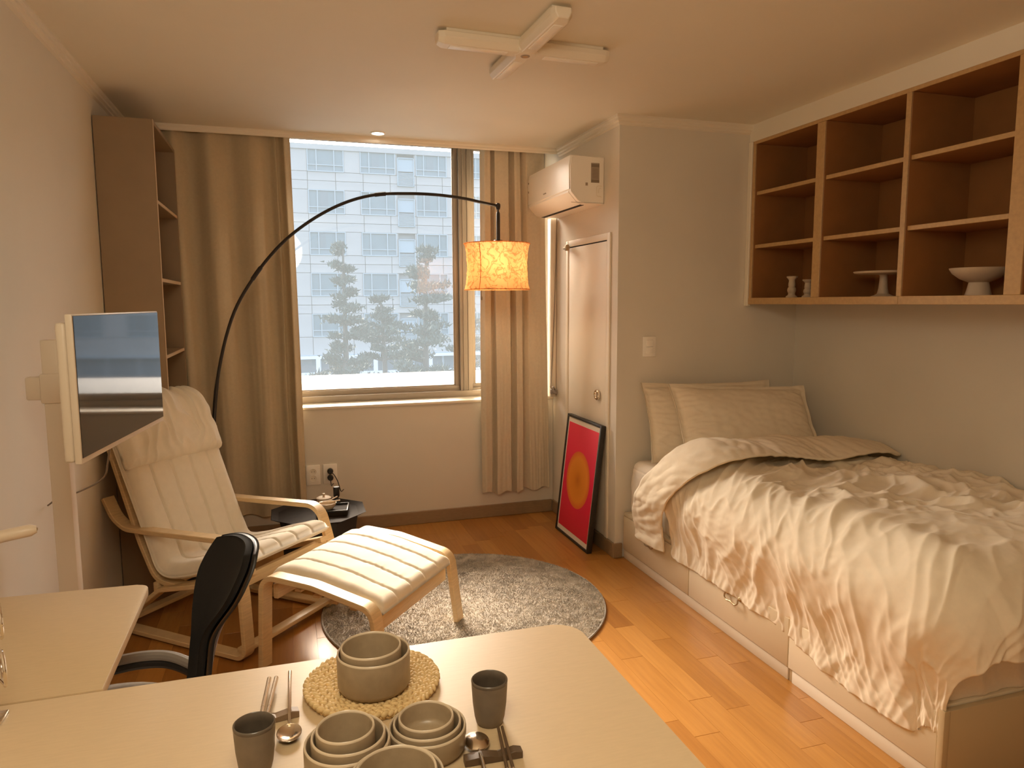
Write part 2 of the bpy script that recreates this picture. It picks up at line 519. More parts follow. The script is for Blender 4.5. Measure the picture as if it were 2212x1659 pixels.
# walls
WIN = (-.30, 1.742, .81, 2.556)       # window opening
struct(MB().box(XL-.12, XL, YB, YW+.2, 0, 2.6).build('wall_left', 'wall_paper', smooth=0))
struct(MB().box(XR, XR+.12, YB, YA+.1, 0, 2.6).build('wall_right', 'wall_paper', smooth=0))
struct(MB().box(XL-.12, XR+.12, YB-.12, YB, 0, 2.6).build('wall_back', 'wall_paper', smooth=0))
b = MB(); YO = YW+.30
b.box(XL, WIN[0], YW, YO, 0, 2.6); b.box(WIN[1], XC+.3, YW+.31, YO+.02, 0, 2.6)
b.box(WIN[0], WIN[1], YW, YO, 0, WIN[2]-.018); b.box(WIN[0], WIN[1], YW, YO, WIN[3], 2.6)
struct(b.build('wall_window', 'wall_paper', smooth=0))
struct(MB().box(XC, XR+.12, YA, YW+.2, 0, 2.6).build('wall_closet', 'wall_paper', smooth=0))
struct(MB().box(CABX, XR, YB, YA, 2.345, ZC).build('wall_bulkhead', 'ceiling_paper', smooth=0))
# ceiling with the curtain pocket left open in front of the window
YP = 4.475
b = MB(); b.box(XL, XR, YB, YP, ZC, 2.6); b.box(XL, XC+.02, YP, YW+.02, 2.56, 2.6)
struct(b.build('ceiling', 'ceiling_paper', smooth=0))

def cornice(name, a, bb, nrm, h=.05, d=.028, z=ZC):
    """moulded strip along a-b under the ceiling, nrm = direction into the room"""
    prof = [(0, 0), (d, 0), (d, -.012), (d*.72, -.018), (d*.72, -.030), (d*.38, -.036), (d*.38, -h+.006), (0, -h)]
    mb = MB(); A = Vector((a[0], a[1], z)); B = Vector((bb[0], bb[1], z)); n = Vector((nrm[0], nrm[1], 0))
    t = (B-A).normalized()
    ra = [mb.bm.verts.new(A+n*p+Vector((0, 0, q))+t*(a[2]*p if len(a) > 2 else 0)) for p, q in prof]
    rb = [mb.bm.verts.new(B+n*p+Vector((0, 0, q))+t*(bb[2]*p if len(bb) > 2 else 0)) for p, q in prof]
    k = len(prof)
    for i in range(k): mb.bm.faces.new((ra[i], ra[(i+1) % k], rb[(i+1) % k], rb[i]))
    mb.bm.faces.new(ra[::-1]); mb.bm.faces.new(rb)
    return struct(mb.build(name, 'white_trim', smooth=0))
cornice('trim_1', (XL, YB), (XL, YP, 0), (1, 0))
cornice('trim_2', (XC, YP), (XC, YA, 1), (-1, 0))
cornice('trim_3', (XC, YA, -1), (CABX, YA), (0, -1))
cornice('trim_4', (XL+.03, YP), (XC-.02, YP), (0, -1), .034, .014)

# baseboards
def base(name, x0, x1, y0, y1): return struct(MB().box(x0, x1, y0, y1, 0, .085, .003, 1).build(name, 'base_wood', smooth=30))
base('baseboard_window', XL, XC-.013, YW-.013, YW)
base('baseboard_closet', XC-.013, XC, YA-.0, YW-.013)
base('baseboard_alcove', XC-.013, BX-.002, YA-.013, YA)
base('baseboard_left', XL, XL+.013, .6, 3.74)

# ------------------------------------------------------------------ window
win = struct(bpy.data.objects.new('window_1', None)); COL.objects.link(win); win.location = (.63, 4.70, WIN[2])
def wpart(mb, name, mat, parent=win, smooth=30):
    for v in mb.bm.verts: v.co -= Vector((.63, 4.70, WIN[2]))
    return mb.build(name, mat, parent, smooth)
x0, x1, z0, z1 = WIN
b = MB()
b.box(x0, x1, 4.745, 4.86, z0, z0+.042, .004); b.box(x0, x1, 4.745, 4.86, z1-.045, z1, .004)
b.box(x0, x0+.045, 4.7457, 4.859, z0+.0422, z1-.0452, .003); b.box(x1-.045, x1, 4.7457, 4.859, z0+.0422, z1-.0452, .003)
b.box(x0, x1, 4.775, 4.782, z0+.04, z0+.055); b.box(x0, x1, 4.81, 4.817, z0+.04, z0+.055)
wf = wpart(b, 'window_frame', 'aluminium')
def sash(xa, xb, y, pull):
    st = .030; b = MB(); za, zb = z0+.043, z1-.046
    b.box(xa, xb, y-.018, y+.018, za, za+.032, .003); b.box(xa, xb, y-.018, y+.018, zb-.04, zb, .003)
    b.box(xa, xa+st, y-.0174, y+.0174, za+.0322, zb-.0402, .002); b.box(xb-st, xb, y-.0174, y+.0174, za+.0322, zb-.0402, .002)
    # beading round the pane
    b.box(xa+st, xb-st, y-.012, y-.004, za+.032, za+.040); b.box(xb-st-.007, xb-st, y-.012, y-.004, za+.035, zb-.04)
    b.box(xa+st, xa+st+.007, y-.012, y-.004, za+.035, zb-.04)
    s_ = wpart(b, 'sash', 'aluminium')
    g = MB().box(xa+st-.004, xb-st+.004, y-.003, y+.003, za+.028, zb-.036)
    g = wpart(g, 'pane', 'window_glass', win, 0)
    return s_
sash(x0+.046, 1.134, 4.797, 1)
sash(1.221, x1-.047, 4.830, 0)
b = MB(); b.box(1.135, 1.221, 4.753, 4.855, z0+.042, z1-.045, .004); b.box(1.158, 1.165, 4.747, 4.755, z0+.042, z1-.045); b.box(1.190, 1.196, 4.747, 4.755, z0+.042, z1-.045)
wpart(b, 'mullion', 'aluminium')
wpart(MB().box(x0, x1, YW-.012, 4.75, z0-.018, z0, .004), 'window_sill', 'white_trim')
# concrete ledge under the window, outside
struct(MB().box(-2.5, 4.0, YW+.30, 6.25, .70, .845, .01).build('trim_5', 'stone_ledge', smooth=30))

# ------------------------------------------------------------------ closet door
d1 = struct(bpy.data.objects.new('door_1', None)); COL.objects.link(d1); d1.location = (XC, 4.0, 0)
def dpart(mb, name, mat, parent=d1, smooth=30):
    for v in mb.bm.verts: v.co -= Vector((XC, 4.0, 0))
    return mb.build(name, mat, parent, smooth)
b = MB(); fx = XC-.011
b.box(fx, XC, 3.675, 3.715, .086, 1.835, .003); b.box(fx, XC, 4.285, 4.325, .086, 1.835, .003); b.box(fx+.0006, XC, 3.7152, 4.2848, 1.797, 1.835, .003)
dpart(b, 'door_frame', 'white_trim')
b = MB(); b.box(XC-.008, XC, 3.720, 4.280, .09, 1.790, .002)
dleaf = dpart(b, 'door_leaf', 'white_trim')
dpart(MB().box(XC-.006, XC, 3.7145, 3.7205, .09, 1.7955), 'door_gap', 'slot_dark', d1, 0)
dpart(MB().box(XC-.006, XC, 3.7150, 4.285, 1.7895, 1.7975), 'door_gap', 'slot_dark', d1, 0)
b = MB(); b.lathe([(.0, 0), (.024, 0), (.031, -.006), (.031, -.016), (.027, -.020), (.019, -.0205), (.017, -.014), (0, -.014)], 28, (XC-.008, 3.808, .912), 'x')
kn = dpart(b, 'door_handle', 'chrome')
dpart(MB().box(XC-.028, XC-.021, 3.804, 3.812, .898, .926, .002), 'door_handle_turn', 'chrome', kn)
b = MB(); b.box(XC-.03, XC-.018, 4.235, 4.330, 1.785, 1.800, .003); b.box(XC-.034, XC-.016, 4.255, 4.290, 1.775, 1.812, .004)
dpart(b, 'hinge', 'brass_old')

# ------------------------------------------------------------------ outside
def outside():
    GZ = -3.6
    g = MB(); g.box(-60, 90, 6.4, 120, GZ-.3, GZ)
    struct(g.build('ground', 'asphalt', smooth=0))
    YF = 52.0
    bd = thing('apartment_building', 'pale stone apartment block seen through the window glass', 'building', (6, YF, GZ))
    def bp(mb, name, mat, parent=bd, smooth=0):
        for v in mb.bm.verts: v.co -= Vector((6, YF, GZ))
        return mb.build(name, mat, parent, smooth)
    X0, X1 = -34, 62; TOP = 11.9
    bp(MB().box(X0, X1, YF+.35, YF+12, GZ, TOP), 'core', 'facade_joint')
    bp(MB().box(X0, X1, YF-.1, YF+12, TOP, TOP+.35), 'parapet', 'facade_stone')
    FH = 2.83; base_z = [1.94+FH*k for k in range(-1, 4)]       # sill heights of the window rows
    # window openings in one repeat of 9.0 m: (start, width, kind)
    reps = [(-.2, 2.45, 'w'), (3.35, 2.45, 'w'), (5.93, 1.2, 'a'), (7.25, 2.25, 'w')]
    wins = []; PER = 11.25
    for m in range(-2, 5):
        for s_, w_, k in reps:
            for z in base_z: wins.append((2.05+PER*m+s_*1.0, w_, z, k, m))
    WH = 1.62
    # one mesh of each kind, copied
    def winframe(w_):
        b = MB(); h = WH
        for q in ((0, w_, 0, .06), (0, w_, h-.06, h), (0, w_, .42, .47)): b.box(q[0], q[1], -.06, .04, q[2], q[3])
        for q in (0, w_*.24, w_*.72, w_-.06): b.box(q, q+.06, -.06, .04, 0, h)
        me = bpy.data.meshes.new('window'); b.bm.to_mesh(me); b.bm.free(); me.materials.append(M['facade_frame']); return me
    def pane(w_):
        b = MB(); b.box(.05, w_-.05, .05, .09, .44, WH-.04); me = bpy.data.meshes.new('pane'); b.bm.to_mesh(me); b.bm.free(); me.materials.append(M['facade_glass']); return me
    def panel_low(w_):
        b = MB(); b.box(.05, w_-.05, .02, .06, .05, .43); me = bpy.data.meshes.new('apron'); b.bm.to_mesh(me); b.bm.free(); me.materials.append(M['facade_spandrel']); return me
    def curtain_in(w_):
        b = MB(); b.box(w_*.28, w_*.50, .03, .05, .47, WH-.06); me = bpy.data.meshes.new('pane'); b.bm.to_mesh(me); b.bm.free(); me.materials.append(M['facade_glass_dark']); return me
    cache = {}
    def louvre():
        b = MB(); b.box(0, 1.2, -.12, .02, 0, .06); b.box(0, 1.2, -.12, .02, 1.9, 1.96); b.box(0, .06, -.12, .02, 0, 1.96); b.box(1.14, 1.2, -.12, .02, 0, 1.96)
        for k in range(9): b.box(.06, 1.14, -.08, .0, .12+k*.095, .17+k*.095)
        b.box(.06, 1.14, -.05, .0, 1.02, 1.9)
        me = bpy.data.meshes.new('louvre'); b.bm.to_mesh(me); b.bm.free(); me.materials.append(M['facade_louvre']); return me
    lme = louvre()
    def put(me, name, par, loc):
        o = bpy.data.objects.new(name, me); COL.objects.link(o); o.parent = par; o.location = loc; return o
    for (x, w_, z, k, m) in wins:
        L = (x-6, 0, z-GZ)
        if k == 'a': put(lme, 'louvre', bd, (L[0], L[1], L[2]-.75)); continue
        if w_ not in cache: cache[w_] = (winframe(w_), pane(w_), panel_low(w_), curtain_in(w_))
        f = put(cache[w_][0], 'window', bd, L)
        put(cache[w_][1], 'pane', f, (0, 0, 0)); put(cache[w_][2], 'apron', f, (0, 0, 0))
        if random.random() < .6: put(cache[w_][3], 'pane', f, (random.uniform(-.2, .4), 0, 0))
    # cladding slabs: bands between the window rows, piers between the windows
    b = MB(); b.box(-.5, .5, 0, .33, -.5, .5); me = bpy.data.meshes.new('cladding_panel'); bmesh.ops.recalc_face_normals(b.bm, faces=b.bm.faces[:]); b.bm.to_mesh(me); b.bm.free(); me.materials.append(M['facade_stone'])
    far = MB()
    def slab(xa, xb, za, zb, m, dy=0.):
        if -3 < xa < 15.5 and zb > -1:
            o = bpy.data.objects.new('cladding_panel', me); COL.objects.link(o); o.parent = bd
            o.location = ((xa+xb)/2-6, dy+random.uniform(-.012, .012), (za+zb)/2-GZ); o.scale = (xb-xa-.035, 1, zb-za-.035)
        else: far.box(xa+.02, xb-.02, YF+dy, YF+.34, za+.02, zb-.02)
    for i, z in enumerate(base_z):
        zt = z+WH; zn = (base_z[i+1] if i+1 < len(base_z) else TOP)
        for m in range(-2, 5):
            xs = 2.05+PER*m
            # piers
            for xa, xb in ((xs+2.25, xs+3.35), (xs+5.8, xs+5.93), (xs+7.13, xs+7.25), (xs+9.5, xs+11.05)):
                slab(xa, xb, z, zt, m)
            # bands in two courses
            if zn-zt < .3: continue
            h = (zn-zt)/2
            nseg = 6
            for c in range(2):
                for q in range(nseg):
                    xa = xs-.2+PER*q/nseg; xb = xa+PER/nseg
                    if xa < xs+7.13 and xb > xs+5.93 and c == 1: pass
                    slab(xa, xb, zt+h*c, zt+h*(c+1), m)
    z = base_z[0]
    for m in range(-2, 5):
        for q in range(4): slab(2.05+PER*m-.2+PER*q/4, 2.05+PER*m-.2+PER*(q+1)/4, z-1.3, z, m)
    stuff(bp(far, 'far_cladding', 'facade_stone'))
    # shop front
    b = MB(); b.box(X0, X1, YF+.05, YF+.4, GZ, base_z[0]-1.3); bp(b, 'shop_front', 'shop_dark')
    b = MB()
    for k in range(-14, 28): b.box(k*2.2, k*2.2+.16, YF-.05, YF+.08, GZ, base_z[0]-1.3)
    stuff(bp(b, 'shop_post', 'facade_frame'))
    b = MB(); b.box(X0, X1, YF-.5, YF+.1, base_z[0]-1.42, base_z[0]-1.25); bp(b, 'canopy', 'facade_frame')
    # white rail and hedge in front of the shops
    rl = thing('white_fence', 'low white rail fence before the apartment block', 'fence', (2, 49.4, GZ))
    for k in range(8):
        MB().box(k*1.9-2, k*1.9-1.72, -.06, .06, 0, 1.55).build('post', 'rail_white', rl, 0)
    for z in (.25, 1.35): MB().box(-2, 11.58, -.03, .03, z, z+.20).build('rail', 'rail_white', rl, 0)
    hv = []; hf = []
    rr = np.random.RandomState(4); n = 5000
    c = np.stack([rr.uniform(-8, 14, n), rr.uniform(43.0, 45.0, n), np.zeros(n)], 1)
    c[:, 2] = GZ+rr.uniform(0, 1, n)*(.42+.15*np.sin(c[:, 0]*1.3)+.15*rr.randn(n))
    t = c[:, None, :]+rr.randn(n, 3, 3)*.14
    hd = raw_mesh('hedge', t.reshape(-1, 3), np.arange(3*n).reshape(-1, 3), 'hedge', None, 0)
    hd['label'] = 'low clipped hedge strip between fence and street'; hd['category'] = 'hedge'; hd['kind'] = 'stuff'
    # pines
    def pine(x, y, h, rmax, seed, label, lean=0., first=.25, nb=46, pads=True):
        r = np.random.RandomState(seed)
        t = thing('pine_tree', label, 'tree', (x, y, GZ), 0, 'pines outside the window')
        pts = [(lean*(k/8)**2*h, .04*math.sin(k*1.7+seed), h*k/8) for k in range(9)]
        MB().tube(pts, [.16*(1-k/9)+.015 for k in range(9)], 7).build('trunk', 'pine_bark', t)
        V = []; br = MB()
        for k in range(nb):
            lv = max(5, int(h*1.6)); kk = (int(k/nb*lv)+.25*r.uniform(-1, 1))/lv
            u = min(.995, max(first, first+(1-first)*kk)) if k < nb-3 else .97; z = u*h
            env = (1-((u-first)/(1-first)))**.75*(.75+.35*math.sin(u*19+seed))+.10
            R = rmax*env*r.uniform(.7, 1.15); a = r.uniform(0, 2*PI)
            x0_ = lean*u*u*h
            tip = np.array([x0_+R*math.cos(a), R*math.sin(a), z+R*.12])
            br.tube([(x0_, 0, z-.1), tuple(.5*(np.array([x0_, 0, z-.1])+tip)), tuple(tip)], [.035, .025, .012], 4)
            m = int(60+90*env)
            cc = np.array([x0_, 0, z])+(tip-np.array([x0_, 0, z]))*r.uniform(.35, 1.05, (m, 1))+r.randn(m, 3)*np.array([.17, .17, .075])*(.6+R*.3)
            d = r.randn(m, 3)*.5+np.array([math.cos(a)*.4, math.sin(a)*.4, .7]); d /= np.linalg.norm(d, axis=1, keepdims=True)
            s_ = np.cross(d, r.randn(m, 3)); s_ /= np.linalg.norm(s_, axis=1, keepdims=True)
            L = r.uniform(.12, .26, (m, 1))
            V.append(np.stack([cc-s_*.05, cc+s_*.05, cc+d*L], 1))
        V = np.concatenate(V).reshape(-1, 3)
        stuff(br.build('branch', 'pine_bark', t))
        stuff(raw_mesh('foliage', V, np.arange(len(V)).reshape(-1, 3), 'pine_leaf', t, 0))
    def at(px_, y):     # column of the photograph -> x at distance y (used only to place real trees on the ground)
        return y*(.0219+(px_-640)*.000582)
    pine(at(737, 31), 31, 7.6, 1.35, 3, 'tall narrow pine whose tip reaches the third window row', 0.0, .12, 52)
    pine(at(925, 27), 27, 7.2, 1.75, 5, 'broad tall pine nearest the window mullion', .015, .18, 56)
    pine(at(828, 36), 36, 5.4, 1.6, 8, 'shorter pine with a bent bare trunk between the tall ones', -.03, .42, 34)
    pine(at(872, 23), 23, 3.1, .65, 9, 'small round topped pine standing before the broad one', 0., .38, 26)
    pine(at(965, 21), 21, 3.1, .8, 12, 'stubby pine half hidden by the window mullion', 0., .2, 28)
    pine(at(668, 24), 24, 2.7, .9, 14, 'low spreading pine beside the curtain edge', .02, .25, 30)
    pine(at(1034, 38), 38, 5.0, 1.2, 17, 'pine seen through the narrow pane beside the curtain', .0, .2, 34)
outside()

# ------------------------------------------------------------------ curtains
def curtain(name, label, xt, xb, zb, fold, seed, mat, yc=4.522, nu=260, nv=90):
    """xt, xb: left/right edges at top and hem; fold: list of (position 0..1, depth offset) knots along the width"""
    t = thing(name, label, 'curtain', ((xt[0]+xt[1])/2, yc, 0), 0, 'window curtains')
    u = np.linspace(0, 1, nu)[:, None]; v = np.linspace(0, 1, nv)[None, :]
    kx = np.array([f[0] for f in fold]); ko = np.array([f[1] for f in fold]); kb = np.array([f[2] for f in fold])
    # cubic-ish interpolation of knots
    def interp(k, val):
        uu = u[:, 0]; i = np.clip(np.searchsorted(k, uu)-1, 0, len(k)-2); s_ = (uu-k[i])/(k[i+1]-k[i]); s_ = s_*s_*(3-2*s_)
        return (val[i]*(1-s_)+val[i+1]*s_)[:, None]
    top = interp(kx, ko); bot = interp(kx, kb)
    off = top*(1-v)+bot*v
    off = off+.004*noise2(u*9, v*3, seed)+.003*noise2(u*26, v*5, seed+1)*v
    xl = xt[0]+(xb[0]-xt[0])*v; xr = xt[1]+(xb[1]-xt[1])*v
    X = xl+(xr-xl)*u+.010*noise2(u*5, v*2.2, seed+2)*v
    # folds lean over each other a little
    X = X+.25*np.gradient(off, axis=0)*nu*.010
    Z = 2.54+(zb-2.54)*v+.010*np.sin(u*23+seed)*v**6
    Y = yc-off
    P = np.stack([X+0*Z, Y+0*Z, Z+0*X], -1)-np.array(t.location)
    o = grid_mesh('drape', P, mat, t)
    md = o.modifiers.new('thick', 'SOLIDIFY'); md.thickness = .003; md.offset = 0
    # stitched hem band
    h = P[:, -9:, :].copy(); n = normals(P)[:, -9:, :]
    h += n*.0022*np.sign(-n[..., 1:2])
    grid_mesh('hem', h, mat, t)
    return t
curtain('window_curtain', 'wide beige blackout curtain hanging beside the bookcase', (-.625, .068), (-.58, .090), .165,
        [(0, .0, .0), (.09, .030, .025), (.20, -.020, -.015), (.36, .034, .030), (.52, -.012, -.018), (.68, .026, .020), (.82, .0, .006), (.885, .030, .034), (.90, -.022, -.026), (.95, .022, .030), (1, -.012, -.020)], 3, 'curtain_cloth')
curtain('window_curtain', 'narrow pleated beige curtain hanging behind the paper lamp shade', (1.222, 1.650), (1.215, 1.700), .185,
        [(0, -.01, .0), (.06, .026, .022), (.145, .02, .012), (.17, -.030, -.028), (.205, .032, .034), (.42, .026, .030), (.47, -.03, -.03), (.51, .030, .032), (.60, .022, .03), (.64, -.024, -.030), (.72, .012, .010), (.86, .0, .004), (1, .006, -.006)], 6, 'curtain_lining')

# ------------------------------------------------------------------ air conditioner
def aircon():
    y0, y1, zb, zt = 3.778, 4.500, 2.0, 2.258
    t = thing('air_conditioner', 'white split air conditioner mounted high on the closet wall', 'air conditioner', (XC, (y0+y1)/2, zb))
    prof = [(0, 0), (-.115, 0), (-.156, .012), (-.203, .064), (-.2045, .205), (-.196, .258), (0, .258)]
    prof = fillet(prof, [.04, .05, .022, .06, .012], 5)
    MB().prism(prof, 'y', y0-(y0+y1)/2, y1-(y0+y1)/2, .008, 3).build('body', 'white_plastic', t)
    L = (y1-y0)/2
    # front panel sits a few millimetres proud
    fp = [(-.2035, .074), (-.2085, .078), (-.2095, .206), (-.2015, .2615), (-.150, .2615), (-.150, .256), (-.195, .256), (-.2045, .206)]
    MB().prism(fp, 'y', -L+.012, L-.004, .003, 2).build('front_panel', 'white_plastic', t)
    MB().prism([(-.128, -.0005), (-.157, .0085), (-.2060, .062), (-.2060, .071), (-.2010, .071), (-.2015, .0645), (-.154, .0135), (-.127, .004)], 'y', -L+.03, L-.012, .0015, 1).build('louver', 'white_plastic', t)
    MB().prism([(-.098, -.0015), (-.124, -.0002), (-.122, .004), (-.098, .003)], 'y', -L+.06, L-.02).build('air_slot', 'slot_dark', t, 0)
    lb = MB().box(-.082, -.032, -L-.0025, -L+.002, .115, .222).build('energy_label', 'label_grey', t, 0)
    for z, h in ((.200, .016), (.118, .012)): MB().box(-.081, -.033, -L-.0032, -L-.002, z, z+h).build('label_band', 'lead_grey', lb, 0)
    for k in range(7): MB().box(-.074, -.040, -L-.0032, -L-.002, .140+k*.008, .1425+k*.008).build('label_line', 'lead_grey', lb, 0)
    b = MB(); b.box(-.115, -.102, -L-.0025, -L+.002, .098, .114); b.build('mark', 'label_grey', t, 0)
    b = MB(); b.tube([(-.016, -L-.001, .098), (-.040, -L-.001, .098), (-.048, -L-.001, .09), (-.048, -L-.001, .05), (-.04, -L-.001, .042), (-.016, -L-.001, .038)], .0022, 6)
    b.tube([(-.022, -L-.001, .086), (-.034, -L-.001, .084), (-.036, -L-.001, .06)], .002, 6)
    b.build('pipe_knockout', 'white_trim', t)
    MB().box(-.2105, -.2085, .02, .066, .102, .109).build('logo_plate', 'label_grey', t, 0)
    for z in (.150, .205): MB().box(-.2105, -.2085, L-.024, L-.012, z, z+.012).build('indicator', 'label_grey', t, 0)
    MB().box(-.200, 0, -L-.0005, -L+.0022, .004, .0055).build('seam', 'lead_grey', t, 0)
aircon()
# pipe cover down the corner, cable, wall hook
t = tag(MB().box(1.700, 1.742, 4.512, 4.572, .812, 2.0, .005).build('pipe_cover', 'white_trim'), 'white boxed pipe cover running down the corner under the air conditioner', 'duct')
pc = [(1.738, 4.500, 2.0), (1.736, 4.503, 1.85), (1.728, 4.505, 1.5), (1.716, 4.505, 1.2), (1.706, 4.505, 1.0), (1.698, 4.498, .90), (1.692, 4.490, .885), (1.700, 4.480, .87), (1.706, 4.486, .86)]
tag(MB().tube(smooth_path(pc, 6), .0026, 6).build('cable', 'lead_grey'), 'thin grey cable dangling from the air conditioner', 'cable')
t = thing('wall_hook', 'small grey curtain tieback hook in the window corner', 'hook', (1.712, 4.506, .855))
MB().box(-.018, .03, -.022, .004, -.02, .012, .004).build('plate', 'grey_plastic', t)
MB().tube(smooth_path([(.01, -.02, .01), (-.01, -.045, .03), (-.015, -.05, .0), (.01, -.045, -.012)], 5), .006, 8).build('hook', 'grey_plastic', t)

# wall switch in the alcove
t = thing('wall_switch', 'white two rocker light switch above the bed pillows', 'switch', (1.941, YA, 1.202))
MB().box(-.041, .041, -.010, 0, -.057, .057, .004).build('plate', 'white_plastic', t)
for z in (.019, -.019): MB().box(-.022, .022, -.0145, -.008, z-.018, z+.018, .003).build('rocker', 'white_plastic', t)

# ------------------------------------------------------------------ ceiling fixtures
def cross_light():
    t = thing('ceiling_light', 'white cross shaped ceiling light with four blunt arms', 'ceiling light', (.912, 2.700, ZC), math.radians(2))
    for k, L in ((0, .345), (1, .345), (2, .345), (3, .365)):
        prof = [(-.040, -.012), (-.040, -.034), (-.026, -.056), (.026, -.056), (.040, -.034), (.040, -.012)]
        b = MB(); n = len(prof)
        rings = []
        for u, sc in ((.02, 1), (L-.022, 1), (L, .62)):
            rings.append([b.bm.verts.new((u, p[0]*(1 if sc == 1 else .72), -.012+(p[1]+.012)*(1 if sc == 1 else .8))) for p in prof])
        for A, B in zip(rings, rings[1:]):
            for i in range(n): b.bm.faces.new((A[i], A[(i+1) % n], B[(i+1) % n], B[i]))
        b.bm.faces.new(rings[0]); b.bm.faces.new(rings[-1])
        bmesh.ops.bevel(b.bm, geom=b.bm.edges[:], offset=.0025, segments=1, affect='EDGES')
        arm = b.build('arm', 'white_trim', t, 14, rot=(0, 0, PI/2*k))
        MB().box(.075, L-.045, -.017, .017, -.0585, -.054, .002).build('diffuser', 'white_plastic', arm)
        MB().box(.03, L-.03, -.030, .030, -.012, 0).build('mount', 'white_trim', arm, 0)
    MB().lathe([(0, -.058), (.040, -.058), (.052, -.050), (.056, -.034), (.056, -.010), (0, -.010)], 8, (0, 0, 0)).build('hub', 'white_trim', t, 20)
    MB().lathe([(.012, -.060), (.017, -.060), (.019, -.057), (.012, -.0565)], 24, (0, 0, 0), closed=True).build('cap_ring', 'label_grey', t)
    MB().cyl((0, 0, -.0605), .012, .004, 20).build('cap', 'chrome', t)
cross_light()
def downlight(x, y, label, energy, col=(1, .86, .66)):
    t = thing('downlight', label, 'ceiling light', (x, y, ZC), 0, 'recessed downlights')
    MB().lathe([(.034, 0), (.045, 0), (.045, -.004), (.036, -.006), (.032, .0)], 28, closed=True).build('ring', 'white_trim', t)
    MB().lathe([(0, -.0015), (.034, -.0015), (.034, .0), (0, .0)], 24).build('lamp', 'downlight_glow', t, 0)
    l = light('downlight_bulb', 'SPOT', (x, y, ZC-.012), energy, col, .03, (0, 0, 0), cone=2.3)
    return t
downlight(.562, 4.361, 'small round recessed downlight lit in the ceiling by the window', 6)

# ------------------------------------------------------------------ arc lamp
LAMP = Vector((1.178, 4.0, 1.655))
def arc_lamp():
    t = thing('arc_floor_lamp', 'black arched floor lamp with a crinkled glowing paper shade', 'lamp', (-.39, 4.0, 0))
    MB().lathe([(0, 0), (.15, 0), (.155, .006), (.155, .018), (.145, .026), (.03, .03), (.022, .05), (0, .05)], 36).build('base', 'black_metal', t)
    pts = [(-.39, .04), (-.388, .40), (-.385, .68), (-.345, 1.057), (-.263, 1.369), (-.152, 1.575), (-.0075, 1.754), (.150, 1.884), (.319, 1.979), (.490, 2.032), (.668, 2.046), (.83, 2.046), (.980, 2.033), (1.09, 2.014), (1.186, 1.998)]
    P = smooth_path([(x+.39, 0, z) for x, z in pts], 6)
    rr = [.0105 if q[2] < 1.0 and q[0] < .1 else .0085 for q in P]
    MB().tube(P, rr, 10).build('pole', 'black_metal', t)
    for i in (30, 54): MB().tube([P[i], P[i+1], P[i+2]], .0115, 10).build('joint', 'black_metal', t)
    hx = 1.186+.39
    MB().lathe([(0, 1.975), (.010, 1.978), (.014, 1.992), (.014, 2.006), (.008, 2.014), (0, 2.015)], 12, (hx, 0, 0)).build('elbow', 'black_metal', t)
    MB().tube([(hx, 0, 1.99), (hx, 0, 1.93)], .006, 8).build('swivel', 'black_metal', t)
    MB().lathe([(0, 1.80), (.011, 1.80), (.011, 1.955), (.008, 1.965), (0, 1.966)], 14, (hx, 0, 0)).build('stem', 'black_metal', t)
    MB().lathe([(0, 1.775), (.026, 1.775), (.027, 1.778), (.027, 1.803), (.024, 1.806), (0, 1.806)], 20, (hx, 0, 0)).build('socket', 'black_metal', t)
    # paper shade, waisted, crumpled
    nu, nv = 150, 46; a = np.linspace(0, 2*PI, nu, endpoint=False)[:, None]; v = np.linspace(0, 1, nv)[None, :]
    prof = .188-.017*np.sin(PI*v)**.7+0*a
    cr = .0045*noise2(np.cos(a)*5+v*3, np.sin(a)*5+v*7, 3)+.003*noise2(np.cos(a)*11+v*9, np.sin(a)*11-v*12, 5)+.004*ridge(np.cos(a)*4+v*2, np.sin(a)*4-v*5, 8)*.6
    R = prof+cr*np.sin(PI*np.clip(v, .02, .98))**.4
    cx, cz = LAMP.x+.39, LAMP.z
    P3 = np.stack([cx+R*np.cos(a), R*np.sin(a), cz-.130+.260*v+.004*noise2(a*1.2, v*0+2, 6)], -1)
    sh = grid_mesh('lamp_shade', P3, 'shade_paper', t, True)
    for z in (-.130, .130):
        MB().tube([(cx+.189*math.cos(2*PI*k/64), .189*math.sin(2*PI*k/64), cz+z) for k in range(64)], .0028, 6, True).build('shade_ring', 'shade_paper', sh)
    # vertical paper seam
    sa = math.radians(222)
    MB().tube([(cx+(.190-.017*math.sin(PI*k/10)**.7)*math.cos(sa), (.190-.017*math.sin(PI*k/10)**.7)*math.sin(sa), cz-.128+.0256*k) for k in range(11)], .0022, 5).build('seam', 'shade_paper', sh)
    for q in range(3):
        aa = 2*PI*q/3; MB().tube([(cx, 0, 1.78), (cx+.187*math.cos(aa), .187*math.sin(aa), 1.784)], .0018, 5).build('spoke', 'black_metal', sh)
    MB().lathe([(0, -.10), (.022, -.095), (.034, -.072), (.030, -.045), (.014, -.015), (.013, .0), (0, .0)], 20, (cx, 0, 1.745)).build('bulb', 'bulb_glow', t)
    MB().tube([(cx, 0, 1.77), (cx, 0, 1.74)], .014, 12).build('bulb_holder', 'black_metal', t)
    px_ = cx-.128
    MB().tube([(px_, -.13, 1.52), (px_-.002, -.13, 1.50), (px_, -.13, 1.485)], .0012, 5).build('pull_cord', 'lead_grey', t)
    MB().lathe([(0, -.022), (.004, -.018), (.0035, 0), (0, .002)], 8, (px_, -.13, 1.485)).build('pull_knob', 'lead_grey', t)
    light('lamp_bulb', 'POINT', (LAMP.x, LAMP.y, LAMP.z-.01), 3.0, (1, .78, .52), .06)
arc_lamp()

